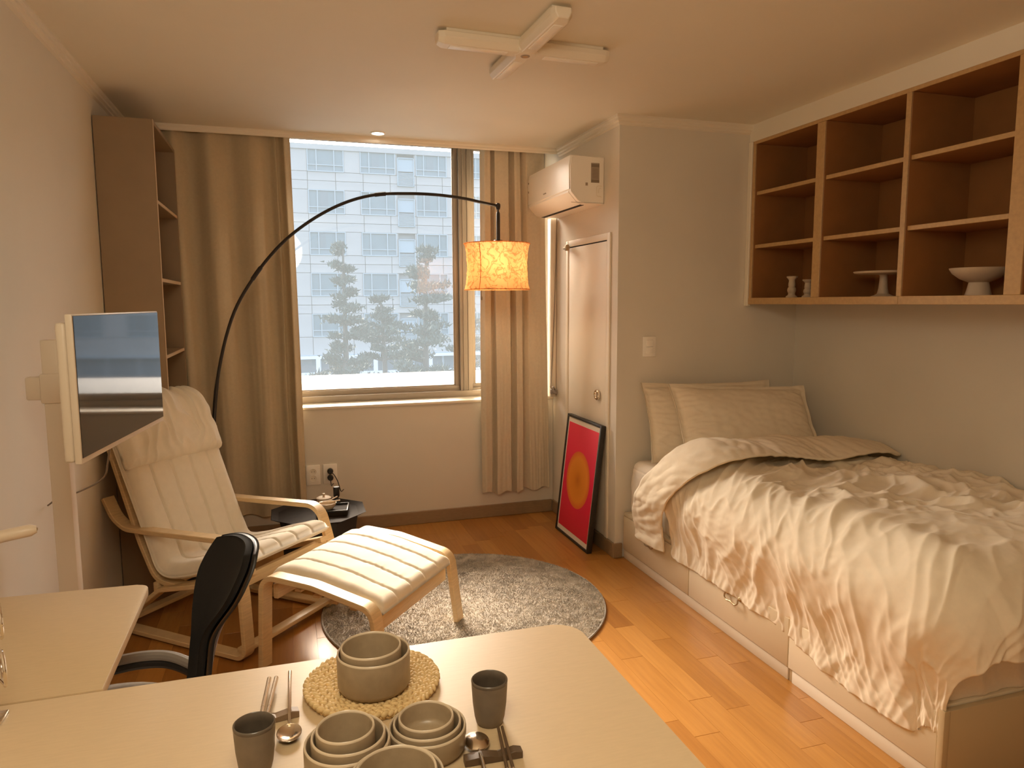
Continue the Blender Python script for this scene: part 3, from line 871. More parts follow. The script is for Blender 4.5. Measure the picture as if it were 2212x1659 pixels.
# ------------------------------------------------------------------ bookcase by the left wall
def bookcase():
    x0, x1, y0, y1, H = XL+.004, -.548, 3.765, 4.470, 2.30
    t = thing('bookcase', 'tall narrow brown bookcase standing against the wall beside the curtain', 'bookcase', ((x0+x1)/2, (y0+y1)/2, 0))
    def p(name, xa, xb, ya, yb, za, zb, mat='shelf_board'):
        q = t.location; return MB().box(xa-q.x, xb-q.x, ya-q.y, yb-q.y, za, zb, .0015, 1).build(name, mat, t, 30)
    p('side_panel', x0, x1, y0, y0+.018, 0, H); p('side_panel', x0, x1, y1-.018, y1, 0, H)
    p('back_panel', x0, x0+.008, y0+.018, y1-.018, 0, H)
    p('top', x0, x1, y0+.0185, y1-.0185, H-.018, H)
    for z in (.06, .45, .82, 1.185, 1.555, 1.922): p('shelf', x0+.008, x1-.004, y0+.0185, y1-.0185, z, z+.018)
    p('plinth', x1-.03, x1-.012, y0+.0185, y1-.0185, 0, .059)
    p('edge_strip', x1, x1+.0015, y0, y0+.018, 0, H, 'shelf_edge')
    for z in (.82, 1.185, 1.555, 1.922): p('edge_strip', x1-.004, x1-.0025, y0+.0185, y1-.0185, z+.001, z+.017, 'shelf_edge')
    tag(MB().box(x1-.16, x1-.02, y0+.03, y0+.055, .8385, 1.045, .003, 2).build('folder', 'white_trim'), 'pale folder upright on the bookcase shelf behind the armchair', 'folder')
bookcase()

# ------------------------------------------------------------------ television on stand
def television():
    ang = math.atan2(.66, .080)
    a = math.atan2(2.58-1.921, -.394+.477)         # direction of the long edge
    t = thing('television', 'slim white television swung out on the pole stand', 'television', (-.4355, 2.2505, 1.247), a)
    # local: x along the screen width (far = +x), y = towards the wall side, z up; the screen faces -y
    W, H = .664, .360
    MB().box(-W/2, W/2, 0, .016, -H/2, H/2, .003, 2).build('casing', 'tv_body', t)
    MB().box(-W/2+.10, W/2-.10, .016, .046, -H/2+.02, H/2-.06, .012, 3).build('back_housing', 'tv_body', t)
    MB().box(-W/2+.005, W/2-.005, -.0015, .001, -H/2+.014, H/2-.004, .0006, 1).build('screen', 'screen_glass', t, 0)
    MB().box(-.035, .035, .046, .060, -.06, .06, .004).build('mount_plate', 'white_metal', t)
    MB().box(-W/2+.0, -W/2+.028, .016, .040, -H/2+.004, H/2-.02, .008, 3).build('side_housing', 'tv_body', t)
    s = thing('television_stand', 'off white tall pole stand on the wall side of the television', 'stand', (-.668, 2.470, 0))
    MB().box(-.027, .027, -.027, .027, .03, 1.345, .004, 2).build('pole', 'tv_body', s)
    MB().box(-.034, .034, -.034, .034, 1.155, 1.245, .006, 2).build('collar', 'tv_body', s)
    MB().tube([(.0, .0, 1.20), (.12, -.10, 1.21), (.152, -.190, 1.235)], .015, 10).build('arm', 'tv_body', s)
    MB().box(-.075, .075, -.022, .022, 1.165, 1.235, .006, 2).build('bracket', 'tv_body', s)
    MB().lathe([(0, 0), (.115, 0), (.12, .008), (.118, .02), (.11, .03), (0, .032)], 40).build('base', 'tv_body', s)
    for k in range(4):
        MB().cyl((.09*math.cos(k*PI/2+.7), .09*math.sin(k*PI/2+.7), -.0), .012, .006, 12).build('foot', 'rubber', s)
    tag(MB().tube(smooth_path([(-.50, 2.35, 1.08), (-.53, 2.42, .98), (-.57, 2.52, .90), (-.66, 2.62, .84), (-.75, 2.70, .80), (-.792, 2.74, .77)], 6), .0028, 6).build('cable', 'lead_grey'), 'grey cable looping behind the television to the wall', 'cable')
television()
t = thing('towel_rail', 'short rounded cream rail sticking out from the wall above the desk', 'rail', (-.78, 2.09, .862))
MB().tube([(-.0195, -.015, -.008), (.03, -.011, -.006), (.10, .004, .002), (.130, .010, .005), (.143, .013, .006)], [.016, .016, .016, .0155, .009], 14).build('bar', 'white_metal', t)
MB().lathe([(0, -.0198), (.03, -.0198), (.03, -.014), (.022, -.010), (0, -.010)], 20, (0, -.015, -.008), 'x').build('wall_plate', 'white_metal', t)
MB().lathe([(0, 0), (.004, 0), (.004, .002), (0, .002)], 10, (.1425, .0125, .006), 'x').build('screw', 'brass_old', t)

# ------------------------------------------------------------------ armchair and footstool
def cushion_grid(path, s0, s1, channels, tmax, nu=130, nv=110, seed=1, edge=.06, crease=.5, bottom=.35, cross=False):
    """stuffed pad following path (f,z): stitched into channels running along the path"""
    P = np.array(path); seg = np.r_[0, np.cumsum(np.linalg.norm(np.diff(P, axis=0), axis=1))]; L = seg[-1]
    u = np.linspace(0, 1, nu); v = np.linspace(0, 1, nv)
    f = np.interp(u*L, seg, P[:, 0]); z = np.interp(u*L, seg, P[:, 1])
    k = 5
    ker = np.ones(2*k+1)/(2*k+1)
    fz = np.stack([f, z], 1); t = np.gradient(fz, axis=0); t /= np.linalg.norm(t, axis=1, keepdims=True)
    n = np.stack([-t[:, 1], t[:, 0]], 1)
    n = np.stack([np.convolve(np.pad(n[:, i], k, 'edge'), ker, 'valid') for i in (0, 1)], 1); n /= np.linalg.norm(n, axis=1, keepdims=True)
    U = u[:, None]; V = v[None, :]; Wd = s1-s0
    ed = np.minimum(np.minimum(U*L, (1-U)*L), np.minimum(V*Wd, (1-V)*Wd))
    fall = np.sqrt(np.clip(1-(1-np.clip(ed/edge, 0, 1))**2, 0, 1))
    ch = np.abs(np.sin(PI*channels*V))**.30
    puff = .90+.10*ch; gl = np.abs(((V*channels+.5) % 1)-.5)/channels*Wd
    inner = (V*channels > .5) & (V*channels < channels-.5)
    puff = puff-.20*np.exp(-(gl/.005)**2)*inner
    wr = .0016*noise2(U*L*14, V*Wd*9, seed)+.0022*(ridge(U*L*34+V*3, V*channels*1.3, seed+2)-.4)*np.exp(-(gl/.025)**2)
    T = tmax*puff*fall+wr*fall
    sx = s0+Wd*V+.004*noise2(U*6, V*2, seed+5)
    def surf(h): return np.stack([f[:, None]+n[:, 0:1]*h, sx+0*h, z[:, None]+n[:, 1:2]*h], -1)
    top = surf(T); bot = surf(-tmax*bottom*fall-.0005)
    return top, bot
def closed_pad(name, top, bot, mat, parent):
    nu, nv = top.shape[:2]
    V = np.concatenate([top.reshape(-1, 3), bot.reshape(-1, 3)])
    idx = np.arange(nu*nv).reshape(nu, nv); N = nu*nv
    def q(I): return np.stack([I[:-1, :-1], I[1:, :-1], I[1:, 1:], I[:-1, 1:]], -1).reshape(-1, 4)
    F = [q(idx)[:, ::-1], q(idx+N)]
    ring = np.concatenate([idx[0, :], idx[1:, -1], idx[-1, -2::-1], idx[-2:0:-1, 0]])
    r2 = np.roll(ring, -1)
    F.append(np.stack([ring, r2, r2+N, ring+N], -1))
    return raw_mesh(name, V, np.concatenate(F), mat, parent, 180)

HEAD = math.radians(-41.5)
def armchair():
    t = thing('armchair', 'bentwood lounge armchair with a cream channel stitched cushion', 'armchair', (-.295, 3.43, 0), HEAD)
    back = [(-.425, .985), (-.325, .80), (-.225, .565), (-.145, .375)]
    path = smooth_path(back+[(-.105, .310), (-.04, .292), (.07, .315), (.25, .372), (.39, .412)], 14)
    top, bot = cushion_grid(path, -.278, .245, 5, .052, 170, 120, 3, .05)
    closed_pad('seat_cushion', top, bot, 'cushion_cotton', t)
    # piping round the rim of the pad
    rim = [tuple(p) for p in np.concatenate([top[::3, 0], top[-1, ::3], top[::-3, -1]])]
    MB().tube(rim, .0045, 6).build('piping', 'cushion_cotton', t)
    # head rest roll
    hp = smooth_path([(-.480, .905), (-.448, .978), (-.378, .966), (-.326, .878), (-.281, .788), (-.257, .736)], 10)
    ht, hb = cushion_grid(hp, -.288, .238, 1, .052, 90, 140, 9, .045)
    wv = np.linspace(0, 1, 140)[None, :]; wu = np.linspace(0, 1, 90)[:, None]
    n = normals(ht); amp = .026*ridge_s(wv*9+noise2(wu*3, wv*4, 3)*.7, wu*1.5, 4)**1.5*np.sin(PI*wu)**.5*np.sin(PI*wv)**.3
    ht = ht-n*amp[..., None]*(-1)
    closed_pad('head_pillow', ht, hb, 'cushion_cotton', t)
    # frames
    for s in (-1, 1):
        sa, sb = (.252, .307) if s > 0 else (-.307, -.252)
        arm = fillet([(-.395, .600), (-.345, .520), (-.275, .478), (-.12, .482), (.315, .500), (.375, .30), (.390, .018), (-.385, .018)], [.12, .12, .3, .085, .3, .045], 7)
        MB().strip(arm, sa, sb, .021).build('arm_frame', 'birch', t, 40)
        ia, ib = (.192, .247) if s > 0 else (-.272, -.217)
        fr = fillet([(-.440, .950), (-.380, .805), (-.225, .415), (-.140, .255), (.0, .248), (.385, .362)], [.3, .5, .10, .10], 8)
        MB().strip(fr, ia, ib, .022).build('back_frame', 'birch', t, 40)
        # slanting brace between runner and arm
        MB().strip([(-.36, .030), (-.08, .235), (.28, .318)], sa, sb, .02).build('brace', 'birch', t, 40)
    for f, z, h in ((.358, .330, .05), (-.13, .230, .045)): MB().box(f-.012, f+.012, -.28, .28, z-h/2, z+h/2, .004).build('cross_rail', 'birch', t)
    MB().box(-.375, -.325, -.28, .28, .029, .049, .004).build('floor_rail', 'birch', t)
    MB().box(.325, .372, -.28, .28, .029, .049, .004).build('floor_rail', 'birch', t)
    for k in range(6):
        u = k/5; f = -.385+.165*u; z = .82-.40*u
        MB().box(f-.035, f-.015, -.21, .21, z-.02, z+.02, .004).build('back_slat', 'birch', t)
    for s in (-.25, .25):
        for f in (-.33, .33): MB().cyl((f, s*1.11, .0), .012, .008, 10).build('felt_pad', 'rubber', t)
armchair()

def footstool():
    t = thing('footstool', 'bentwood footstool with a stitched cream cushion set before the armchair', 'footstool', (.2855, 2.985, 0), math.radians(-39))
    for s in (-1, 1):
        sa, sb = (.285, .345) if s > 0 else (-.345, -.285)
        loop = fillet([(-.275, .0125 if s > 0 else .001), (-.255, .385), (-.02, .372), (.245, .318), (.285, .014)], [.062, .3, .06], 9)
        MB().strip(loop, sa, sb, .023).build('leg_frame', 'birch', t, 40)
    path = smooth_path([(-.255, .352), (-.16, .368), (.0, .352), (.16, .315), (.262, .285)], 14)
    top, bot = cushion_grid(path, -.283, .283, 5, .042, 110, 130, 6, .045)
    closed_pad('seat_cushion', top, bot, 'cushion_cotton', t)
    MB().box(.215, .238, -.286, .286, .208, .268, .004).build('front_rail', 'birch', t)
    MB().box(-.245, -.222, -.286, .286, .275, .335, .004).build('rear_rail', 'birch', t)
    for k in range(4): MB().box(-.14+k*.085, -.11+k*.085, -.286, .286, .318-.012*k, .330-.012*k, .003).build('slat', 'birch', t)
footstool()

# ------------------------------------------------------------------ rug
def rug():
    R = .672; c = (.783, 3.236)
    t = thing('round_rug', 'round mottled grey shaggy rug on the wood floor', 'rug', (c[0], c[1], 0))
    MB().lathe([(0, 0), (R-.004, 0), (R, .004), (R-.004, .009), (0, .011)], 140).build('rug_body', 'rug_wool', t, 60)
    MB().tube([((R-.001)*math.cos(2*PI*k/140), (R-.001)*math.sin(2*PI*k/140), .006) for k in range(140)], .0055, 6, True).build('edge_binding', 'rug_edge', t)
    r = np.random.RandomState(2); n = 60000
    rad = np.sqrt(r.uniform(0, 1, n))*(R-.004); a = r.uniform(0, 2*PI, n)
    p = np.stack([rad*np.cos(a), rad*np.sin(a), np.full(n, .0085)], 1)
    an = noise2(p[:, 0]*7, p[:, 1]*7, 2)*4; d = np.stack([np.cos(an), np.sin(an), np.full(n, .9)], 1)+r.randn(n, 3)*.45
    d[:, 2] = np.abs(d[:, 2])+.25; d /= np.linalg.norm(d, axis=1, keepdims=True)
    s = np.cross(d, r.randn(n, 3)); s /= np.linalg.norm(s, axis=1, keepdims=True)
    L = r.uniform(.006, .013, (n, 1))
    V = np.stack([p-s*.0022, p+s*.0022, p+d*L], 1).reshape(-1, 3)
    stuff(raw_mesh('pile', V, np.arange(3*n).reshape(-1, 3), 'rug_wool', t, 0))
rug()

# ------------------------------------------------------------------ tray table with its things, sockets
def tray_corner():
    cx, cy, H = .135, 3.885, .325
    t = thing('tray_table', 'black eight sided tray table behind the armchair', 'side table', (cx, cy, 0))
    def octa(r, z): return [(r*math.cos(PI/4*k+PI/8), r*math.sin(PI/4*k+PI/8), z) for k in range(8)]
    b = MB(); rings = [octa(.225, H), octa(.262, H+.018), octa(.258, H+.019), octa(.222, H+.005)]
    vs = [[b.bm.verts.new(p) for p in r_] for r_ in rings]
    for A, B in zip(vs, vs[1:]):
        for i in range(8): b.bm.faces.new((A[i], A[(i+1) % 8], B[(i+1) % 8], B[i]))
    b.bm.faces.new(vs[0][::-1]); b.bm.faces.new(vs[-1])
    b.build('tray', 'tray_black', t, 20)
    b = MB(); rings = [octa(.215, H-.002), octa(.205, H-.06), octa(.195, .02), octa(.20, 0)]
    vs = [[b.bm.verts.new(p) for p in r_] for r_ in rings]
    for A, B in zip(vs, vs[1:]):
        for i in range(8): b.bm.faces.new((A[i], A[(i+1) % 8], B[(i+1) % 8], B[i]))
    b.bm.faces.new(vs[0]); b.bm.faces.new(vs[-1][::-1])
    b.build('stand', 'black_plastic', t, 20)
    z = H+.0052
    bx = thing('square_tray', 'black square box tray lying on the eight sided table', 'tray', (cx+.075, cy-.015, z), math.radians(-8))
    MB().box(-.08, .08, -.075, .075, 0, .022, .003).build('box', 'tray_black', bx)
    b = MB(); b.box(-.082, .082, -.077, -.070, .020, .032, .002); b.box(-.082, .082, .070, .077, .020, .032, .002); b.box(-.082, -.075, -.072, .072, .020, .032, .002); b.box(.075, .082, -.072, .072, .020, .032, .002)
    b.build('rim', 'black_plastic', bx)
    zb = z+.0225
    bw = thing('small_bowl', 'small grey bowl holding spoons on the square tray', 'bowl', (cx+.048, cy-.022, zb))
    MB().lathe([(0, 0), (.022, 0), (.030, .006), (.044, .028), (.0455, .036), (.043, .036), (.040, .028), (.026, .009), (0, .008)], 32).build('bowl', 'ceramic_cream', bw)
    for k, (dx, dy, a, lb) in enumerate(((.0, .018, .45, 'pale spoon lying across the small bowl, handle raised'), (.012, .0, -.25, 'pale spoon lying across the small bowl, handle low'))):
        sp = thing('small_spoon', lb, 'spoon', (cx+.048+dx*.5, cy-.022+dy, zb+.040), a, 'spoons in the small bowl')
        MB().tube([(-.03, 0, .0), (.02, 0, .003), (.06, 0, .008+.006*(1-k))], [.003, .0028, .004], 8).build('handle', 'ceramic_cream', sp)
        MB().lathe([(0, -.004), (.008, -.003), (.011, .001), (.009, .0005), (0, -.002)], 14, (-.036, 0, 0)).build('bowl', 'ceramic_cream', sp)
    j = thing('lidded_jar', 'small cream jar with a knobbed lid at the back of the tray table', 'jar', (cx+.035, cy+.12, z))
    MB().lathe([(0, 0), (.033, 0), (.037, .006), (.037, .040), (.034, .044), (0, .044)], 28).build('jar', 'ceramic_cream', j)
    MB().lathe([(0, .0442), (.039, .0442), (.040, .050), (.030, .056), (.006, .058), (.005, .062), (.009, .068), (.007, .074), (0, .075)], 28).build('lid', 'ceramic_cream', j)
    bt = thing('black_bottle', 'slim black bottle standing between socket and tray', 'bottle', (cx+.105, cy+.135, z))
    MB().lathe([(0, 0), (.018, 0), (.019, .004), (.019, .022), (.012, .034), (.011, .040), (.017, .050), (.0175, .098), (.016, .102), (0, .102)], 24).build('body', 'black_plastic', bt)
    # sockets
    for x, plug, lb in ((.134, False, 'blank cream double socket plate nearest the long curtain'), (.238, True, 'white double socket plate with two black plugs in it')):
        s = thing('wall_socket', lb, 'socket', (x, YW, .379), 0, 'wall sockets under the window')
        MB().box(-.043, .043, -.009, 0, -.063, .063, .004).build('plate', 'white_plastic', s)
        for q in (.021, -.021):
            MB().lathe([(.0, -.0095), (.018, -.0095), (.0205, -.0105), (.0205, -.009), (0, -.0085)], 24, (0, 0, q), 'y').build('outlet', 'white_trim', s)
            for e in (-.008, .008): MB().cyl((e, -.0102, q), .0022, .0012, 8, 'y').build('pin_hole', 'slot_dark', s, 0)
    for k, (q, lb) in enumerate(((.021, 'upper black round plug in the socket'), (-.021, 'lower black round plug in the socket'))):
        pl = thing('power_plug', lb, 'plug', (.238, YW-.0108, .379+q), 0, 'black plugs in the socket')
        MB().lathe([(0, 0), (.0175, 0), (.0185, -.006), (.0175, -.022), (.012, -.028), (0, -.028)], 24, (0, 0, 0), 'y').build('body', 'black_plastic', pl)
        if k == 0: pts = [(.004, -.024, -.004), (.022, -.035, -.020), (.042, -.055, -.060), (.056, -.10, -.11), (.064, -.22, -.02-.379-.021+H+.025)]
        else: pts = [(.0, -.024, -.004), (.002, -.035, -.02), (.004, -.08, -.04), (.003, -.20, .379*0-.02), (.002, -.27, -.02)]
        if k == 1: pts = [(.0, -.024, -.006), (.001, -.04, -.03), (.001, -.10, -.030), (.0015, -.28, .379*0+.028)]
        MB().tube(smooth_path(pts, 7), .0028, 6).build('cord', 'black_plastic', pl)
tray_corner()

# ------------------------------------------------------------------ framed poster
def poster():
    th = math.asin(.085/.752)
    W, H, D = .512, .752, .030
    t = thing('framed_poster', 'black framed poster with an orange disc on pink red, leaning on the closet door', 'poster', (1.618, 3.948, 0))
    piv = bpy.data.objects.new
    R = Matrix.Rotation(th, 4, 'Y')
    def p(mb, name, mat, par=t):
        # built upright with its face at x=0 looking to -x, then leaned back about its lower edge
        for v in mb.bm.verts: v.co = R @ v.co
        return mb.build(name, mat, par, 30)
    f = .016
    b = MB(); b.box(-.0, D, -W/2, -W/2+f, 0, H, .002); b.box(0, D, W/2-f, W/2, 0, H, .002); b.box(0, D, -W/2+f, W/2-f, 0, f, .002); b.box(0, D, -W/2+f, W/2-f, H-f, H, .002)
    p(b, 'frame', 'black_frame')
    p(MB().box(.012, D-.004, -W/2+f, W/2-f, f, H-f), 'backing', 'black_frame')
    p(MB().box(.007, .011, -W/2+f, W/2-f, f, H-f), 'mat_board', 'mat_board')
    pr = MB().box(.0055, .0068, -W/2+f+.016, W/2-f-.016, -(H/2-f-.030), H/2-f-.030).build('print', 'poster_print', t, 0)
    pr.matrix_local = R @ Matrix.Translation((0, 0, H/2))
poster()

# ------------------------------------------------------------------ bed
BY0, BY1, BZ = 1.490, 3.575, .255
def bed():
    t = thing('bed_frame', 'cream storage bed base with drawers along its side', 'bed', ((BX+XR)/2, (BY0+BY1)/2, 0))
    q = t.location
    def p(name, xa, xb, ya, yb, za, zb, mat, r=.003, par=t):
        return MB().box(xa-q.x, xb-q.x, ya-q.y, yb-q.y, za, zb, r, 2).build(name, mat, par, 30)
    p('carcass', BX+.020, XR-.004, BY0+.02, BY1, .03, BZ-.006, 'bed_panel')
    p('top_board', BX+.002, XR-.004, BY0+.02, BY1, BZ-.006, BZ+.012, 'bed_panel')
    gaps = [BY0+.020, 2.168, 2.880, BY1]
    for i in range(3):
        d = p('drawer_front', BX, BX+.018, gaps[i]+.003, gaps[i+1]-.003, .055, BZ-.008, 'bed_panel', .002)
        yc = (gaps[i]+gaps[i+1])/2 if i else 1.86
        yc = {0: 1.85, 1: 2.52, 2: 3.25}[i]
        if i == 0: continue
        # bail handle
        for e in (-.045, .045):
            MB().lathe([(0, 0), (.010, 0), (.011, -.003), (.006, -.008), (.004, -.014), (0, -.014)], 12, (BX-q.x, yc+e-q.y, .200), 'x').build('handle_rose', 'brass_old', d)
        MB().tube(smooth_path([(BX-.012-q.x, yc-.045-q.y, .200), (BX-.016-q.x, yc-.046-q.y, .182), (BX-.018-q.x, yc-.028-q.y, .172), (BX-.018-q.x, yc-q.y, .176), (BX-.018-q.x, yc+.028-q.y, .172), (BX-.016-q.x, yc+.046-q.y, .182), (BX-.012-q.x, yc+.045-q.y, .200)], 5), .0035, 7).build('handle', 'brass_old', d)
    p('plinth', BX+.006, BX+.024, 2.168+.004, BY1, .0, .050, 'white_trim', .002)
    p('plinth', BX+.006, BX+.024, BY0+.020, 2.168-.02, .0, .050, 'white_trim', .002)
    p('plinth_joint', BX+.010, BX+.022, 2.150, 2.170, .0, .050, 'bed_end', .001)
    p('end_panel', BX-.002, XR-.004, BY0, BY0+.018, 0, BZ+.004, 'bed_end', .0015)
    p('end_post', BX-.003, BX+.019, BY0-.002, BY0+.0195, 0, BZ+.006, 'bed_end', .002)
    # mattress with a fitted sheet
    n = 120
    m = thing('mattress', 'thick mattress in a creased cream fitted sheet', 'mattress', ((BX+XR)/2+.004, (BY0+BY1)/2+.008, BZ+.0125))
    hx, hy, h, r = (XR-BX)/2-.024, (BY1-BY0)/2-.014, .300, .045
    # profile up the side and over the top, swept round a rounded rectangle
    prof = [(-.004, 0), (0, .02), (.004, .08), (.006, .18), (.002, h-.055)] + [(-.004-r+r*math.cos(a), h-r+r*math.sin(a)) for a in np.linspace(.1, PI/2, 8)]
    ol = []; rc = .06
    for cx, cy, a0 in ((hx-rc, -hy+rc, -PI/2), (hx-rc, hy-rc, 0), (-hx+rc, hy-rc, PI/2), (-hx+rc, -hy+rc, PI)):
        for k in range(7):
            a = a0+PI/2*k/6; ol.append((cx+rc*math.cos(a), cy+rc*math.sin(a), math.cos(a), math.sin(a)))
    pts = []
    for i in range(len(ol)):
        a, b2 = np.array(ol[i]), np.array(ol[(i+1) % len(ol)]); L = np.linalg.norm((b2-a)[:2]); m_ = max(1, int(L/.012))
        for k in range(m_): pts.append(a+(b2-a)*k/m_)
    pts = np.array(pts); s = np.r_[0, np.cumsum(np.linalg.norm(np.diff(pts[:, :2], axis=0), axis=1))]
    pr = np.array(smooth_path(prof, 4))
    S_, Zp = np.meshgrid(s, pr[:, 1], indexing='ij')
    amp = sstep(h+.01, h-.08, Zp)
    wr = (.010*ridge(S_*7+Zp*3.5, Zp*2.2, 2)+.006*ridge(S_*15+Zp*8, Zp*3, 5)-.008)*amp
    off = pr[None, :, 0]+wr
    P = np.stack([pts[:, None, 0]+pts[:, None, 2]*off, pts[:, None, 1]+pts[:, None, 3]*off, Zp+.0005], -1)
    o = grid_mesh('fitted_sheet', P, 'linen_sheet', m, True)
    bm = bmesh.new(); bm.from_mesh(o.data); es = [e for e in bm.edges if e.is_boundary]; bmesh.ops.holes_fill(bm, edges=es, sides=0); bmesh.ops.recalc_face_normals(bm, faces=bm.faces[:]); bm.to_mesh(o.data); bm.free()
bed()

def duvet():
    t = thing('duvet', 'rumpled cream duvet spread over the bed, turned back at the pillows', 'duvet', (2.3, 2.3, .60))
    o0 = np.array(t.location)
    R = .20; xe = 1.930; ye = 1.590; xr = 2.902; yh = 3.02
    def surf(p, q, wr=True, lift=0.):
        """p: distance from the wall towards the open side, q: distance from the head towards the foot"""
        W = xr-xe; Lq = yh-ye
        dx = np.maximum(0, p-W); dy = np.maximum(0, q-Lq)
        d = (dx**4+dy**4)**.25
        nx = -dx/np.maximum(np.hypot(dx, dy), 1e-6); ny = -dy/np.maximum(np.hypot(dx, dy), 1e-6)
        th = np.minimum(d/R, PI/2)
        out = R*np.sin(th); drop = R*(1-np.cos(th))+np.maximum(0, d-R*PI/2)
        out = out-.05*sstep(R*PI/2, R*PI/2+.25, d)*sstep(.35, .75, dx/np.maximum(dx+dy, 1e-6))
        x = xr-np.minimum(p, W)+nx*out; y = yh-np.minimum(q, Lq)+ny*out
        big = .030*noise2(p*2.0+3, q*1.5, 1)+.016*noise2(p*4.2, q*3.6, 2)
        z = .690+lift+big*(1-.6*sstep(0, .2, d))-drop-.035*sstep(.15, .0, p)+.02*sstep(.5, 1.3, q)*(1-sstep(0, .2, d))
        P = np.stack([x, y, z], -1)
        if not wr: return P
        n = normals(P); n *= np.sign(n[..., 2:3]+1e-9*1)*1.0 if False else 1
        if n[n.shape[0]//3, n.shape[1]//3, 2] < 0: n = -n
        side = sstep(.02, .22, dx)*(1-.4*sstep(.0, .2, dy)); foot = sstep(.05, .25, dy)
        # gathers running down the side: coordinate along the edge, leaning towards the foot
        tau = q+.45*dx
        hd = .35+.65*sstep(.12, .45, dx)
        g = (.014*(ridge(tau*3.6+.6*noise2(tau*2.5, dx*3, 9), dx*1.4, 11)-.55)+.0055*(ridge(tau*9+.5*noise2(tau*4, dx*6, 8), dx*3.0, 12)-.5))*hd
        hem = sstep(.42, .60, d)
        g2 = .004*(ridge(tau*22, dx*3, 13)-.5)*hem
        gf = .016*(ridge((p)*5-.6*dy, dy*1.2, 14)-.55)
        # broad diagonal folds on top, and crumpling towards the wall
        ca, sa = math.cos(.5), math.sin(.5)
        wx = p+.10*noise2(p*2.2, q*2.2, 21); wy = q+.10*noise2(p*2.2+5, q*2.2, 22)
        a = wx*ca+wy*sa; b_ = -wx*sa+wy*ca
        topm = (1-.85*sstep(.0, .25, dx))*(1-.7*sstep(0, .2, dy))
        f1 = .026*(ridge_s(a*1.3, b_*4.2, 23)**2-.35)
        f2 = .015*(ridge_s(a*3.0, b_*8.5, 24)**2-.35)
        a2 = wx*math.cos(-.7)+wy*math.sin(-.7); b2 = -wx*math.sin(-.7)+wy*math.cos(-.7)
        crm = np.exp(-((p-.42)/.40)**2)*np.exp(-((q-.75)/.55)**2)
        f3 = (.024*(ridge_s(a2*3.5, b2*8, 25)**2-.35)+.012*(ridge_s(a2*7, b2*7, 26)**2-.35))*crm
        f4 = .0012*noise2(wx*34, wy*30, 27)+.006*(ridge_s(a*4.5+.4*noise2(wx*5, wy*5, 33), b_*13, 28)**2-.35)
        smooth_zone = 1-.75*np.exp(-((p-.75)/.28)**2-((q-1.25)/.30)**2)
        cn = 1-.8*sstep(.03, .16, np.minimum(dx, dy))
        disp = ((g+g2)*side+gf*foot)*cn+(f1+f2)*topm*smooth_zone+f3+f4*smooth_zone
        return P+n*disp[..., None]
    p = np.linspace(0, xr-xe+R*PI/2+.300, 320)[:, None]; q = np.linspace(0, yh-ye+R*PI/2+.055, 330)[None, :]
    pp = p+0*q; qq = q+0*p
    # ragged hem
    pp = pp*(1+.006*noise2(qq*2.5, 0*qq, 31)*sstep(1.0, 1.4, pp)); qq2 = qq*(1+.010*noise2(pp*5, 0*pp, 32)*sstep(1.4, 1.7, qq))
    pp = pp+.06*sstep(.7, 1.25, qq)*sstep(1.0, 1.4, pp)*sstep(1.62, 1.36, qq)
    P = surf(pp, qq2)
    o = grid_mesh('cover', P-o0, 'linen', t)
    md = o.modifiers.new('thick', 'SOLIDIFY'); md.thickness = .012; md.offset = -1
    # turned-back edge: a soft flat roll across the bed that hangs past the open side
    nu, nw = 300, 74
    u = np.linspace(0, 1, nu)[:, None]; w_ = np.linspace(0, 1, nw)[None, :]
    pl = u*(xr-xe+R*PI/2+.285)
    hang = sstep(xr-xe-.05, xr-xe+.5, pl)
    wid = .335-.05*sstep(.15, 0, pl)-.19*sstep(.62, 1., u)
    front = .325-.36*hang**1.2+.02*noise2(u*4, 0*u, 41)        # q of the front (foot-side) edge
    front = front-.05*sstep(.1, 0., u)
    qv = front-wid*w_-.16*hang*sstep(.6, 1., u)*w_
    qv = qv+.0*pl
    tip = sstep(.05, 0, u)
    base = surf(pl+0*w_, np.maximum(qv, -.06), False)
    base = base+np.stack([0*qv, np.maximum(0, -.06-qv), 0*qv], -1)
    n = normals(base)
    if n[100, 30, 2] < 0: n = -n
    # cross-section: lies on the cover, swells, rolls under at the head side
    hgt = (.010+.055*np.sin(PI*np.clip(w_*.62+.06, 0, 1))**.8)*(1-.6*hang)-.12*sstep(.86, 1.0, w_)*(1-.75*hang)
    ww = .010*(ridge(pl*11-w_*.9, w_*1.3+pl*2, 43)-.5)*np.sin(PI*np.clip(w_, 0, 1))**.5+.004*noise2(pl*30, w_*6, 44)
    ww = ww*(1-.5*sstep(.5, 0, u))
    Q = base+n*(hgt+ww+.012)[..., None]
    tb = grid_mesh('turned_back_edge', Q-o0, 'linen', t)
    md = tb.modifiers.new('thick', 'SOLIDIFY'); md.thickness = .010; md.offset = -1
duvet()

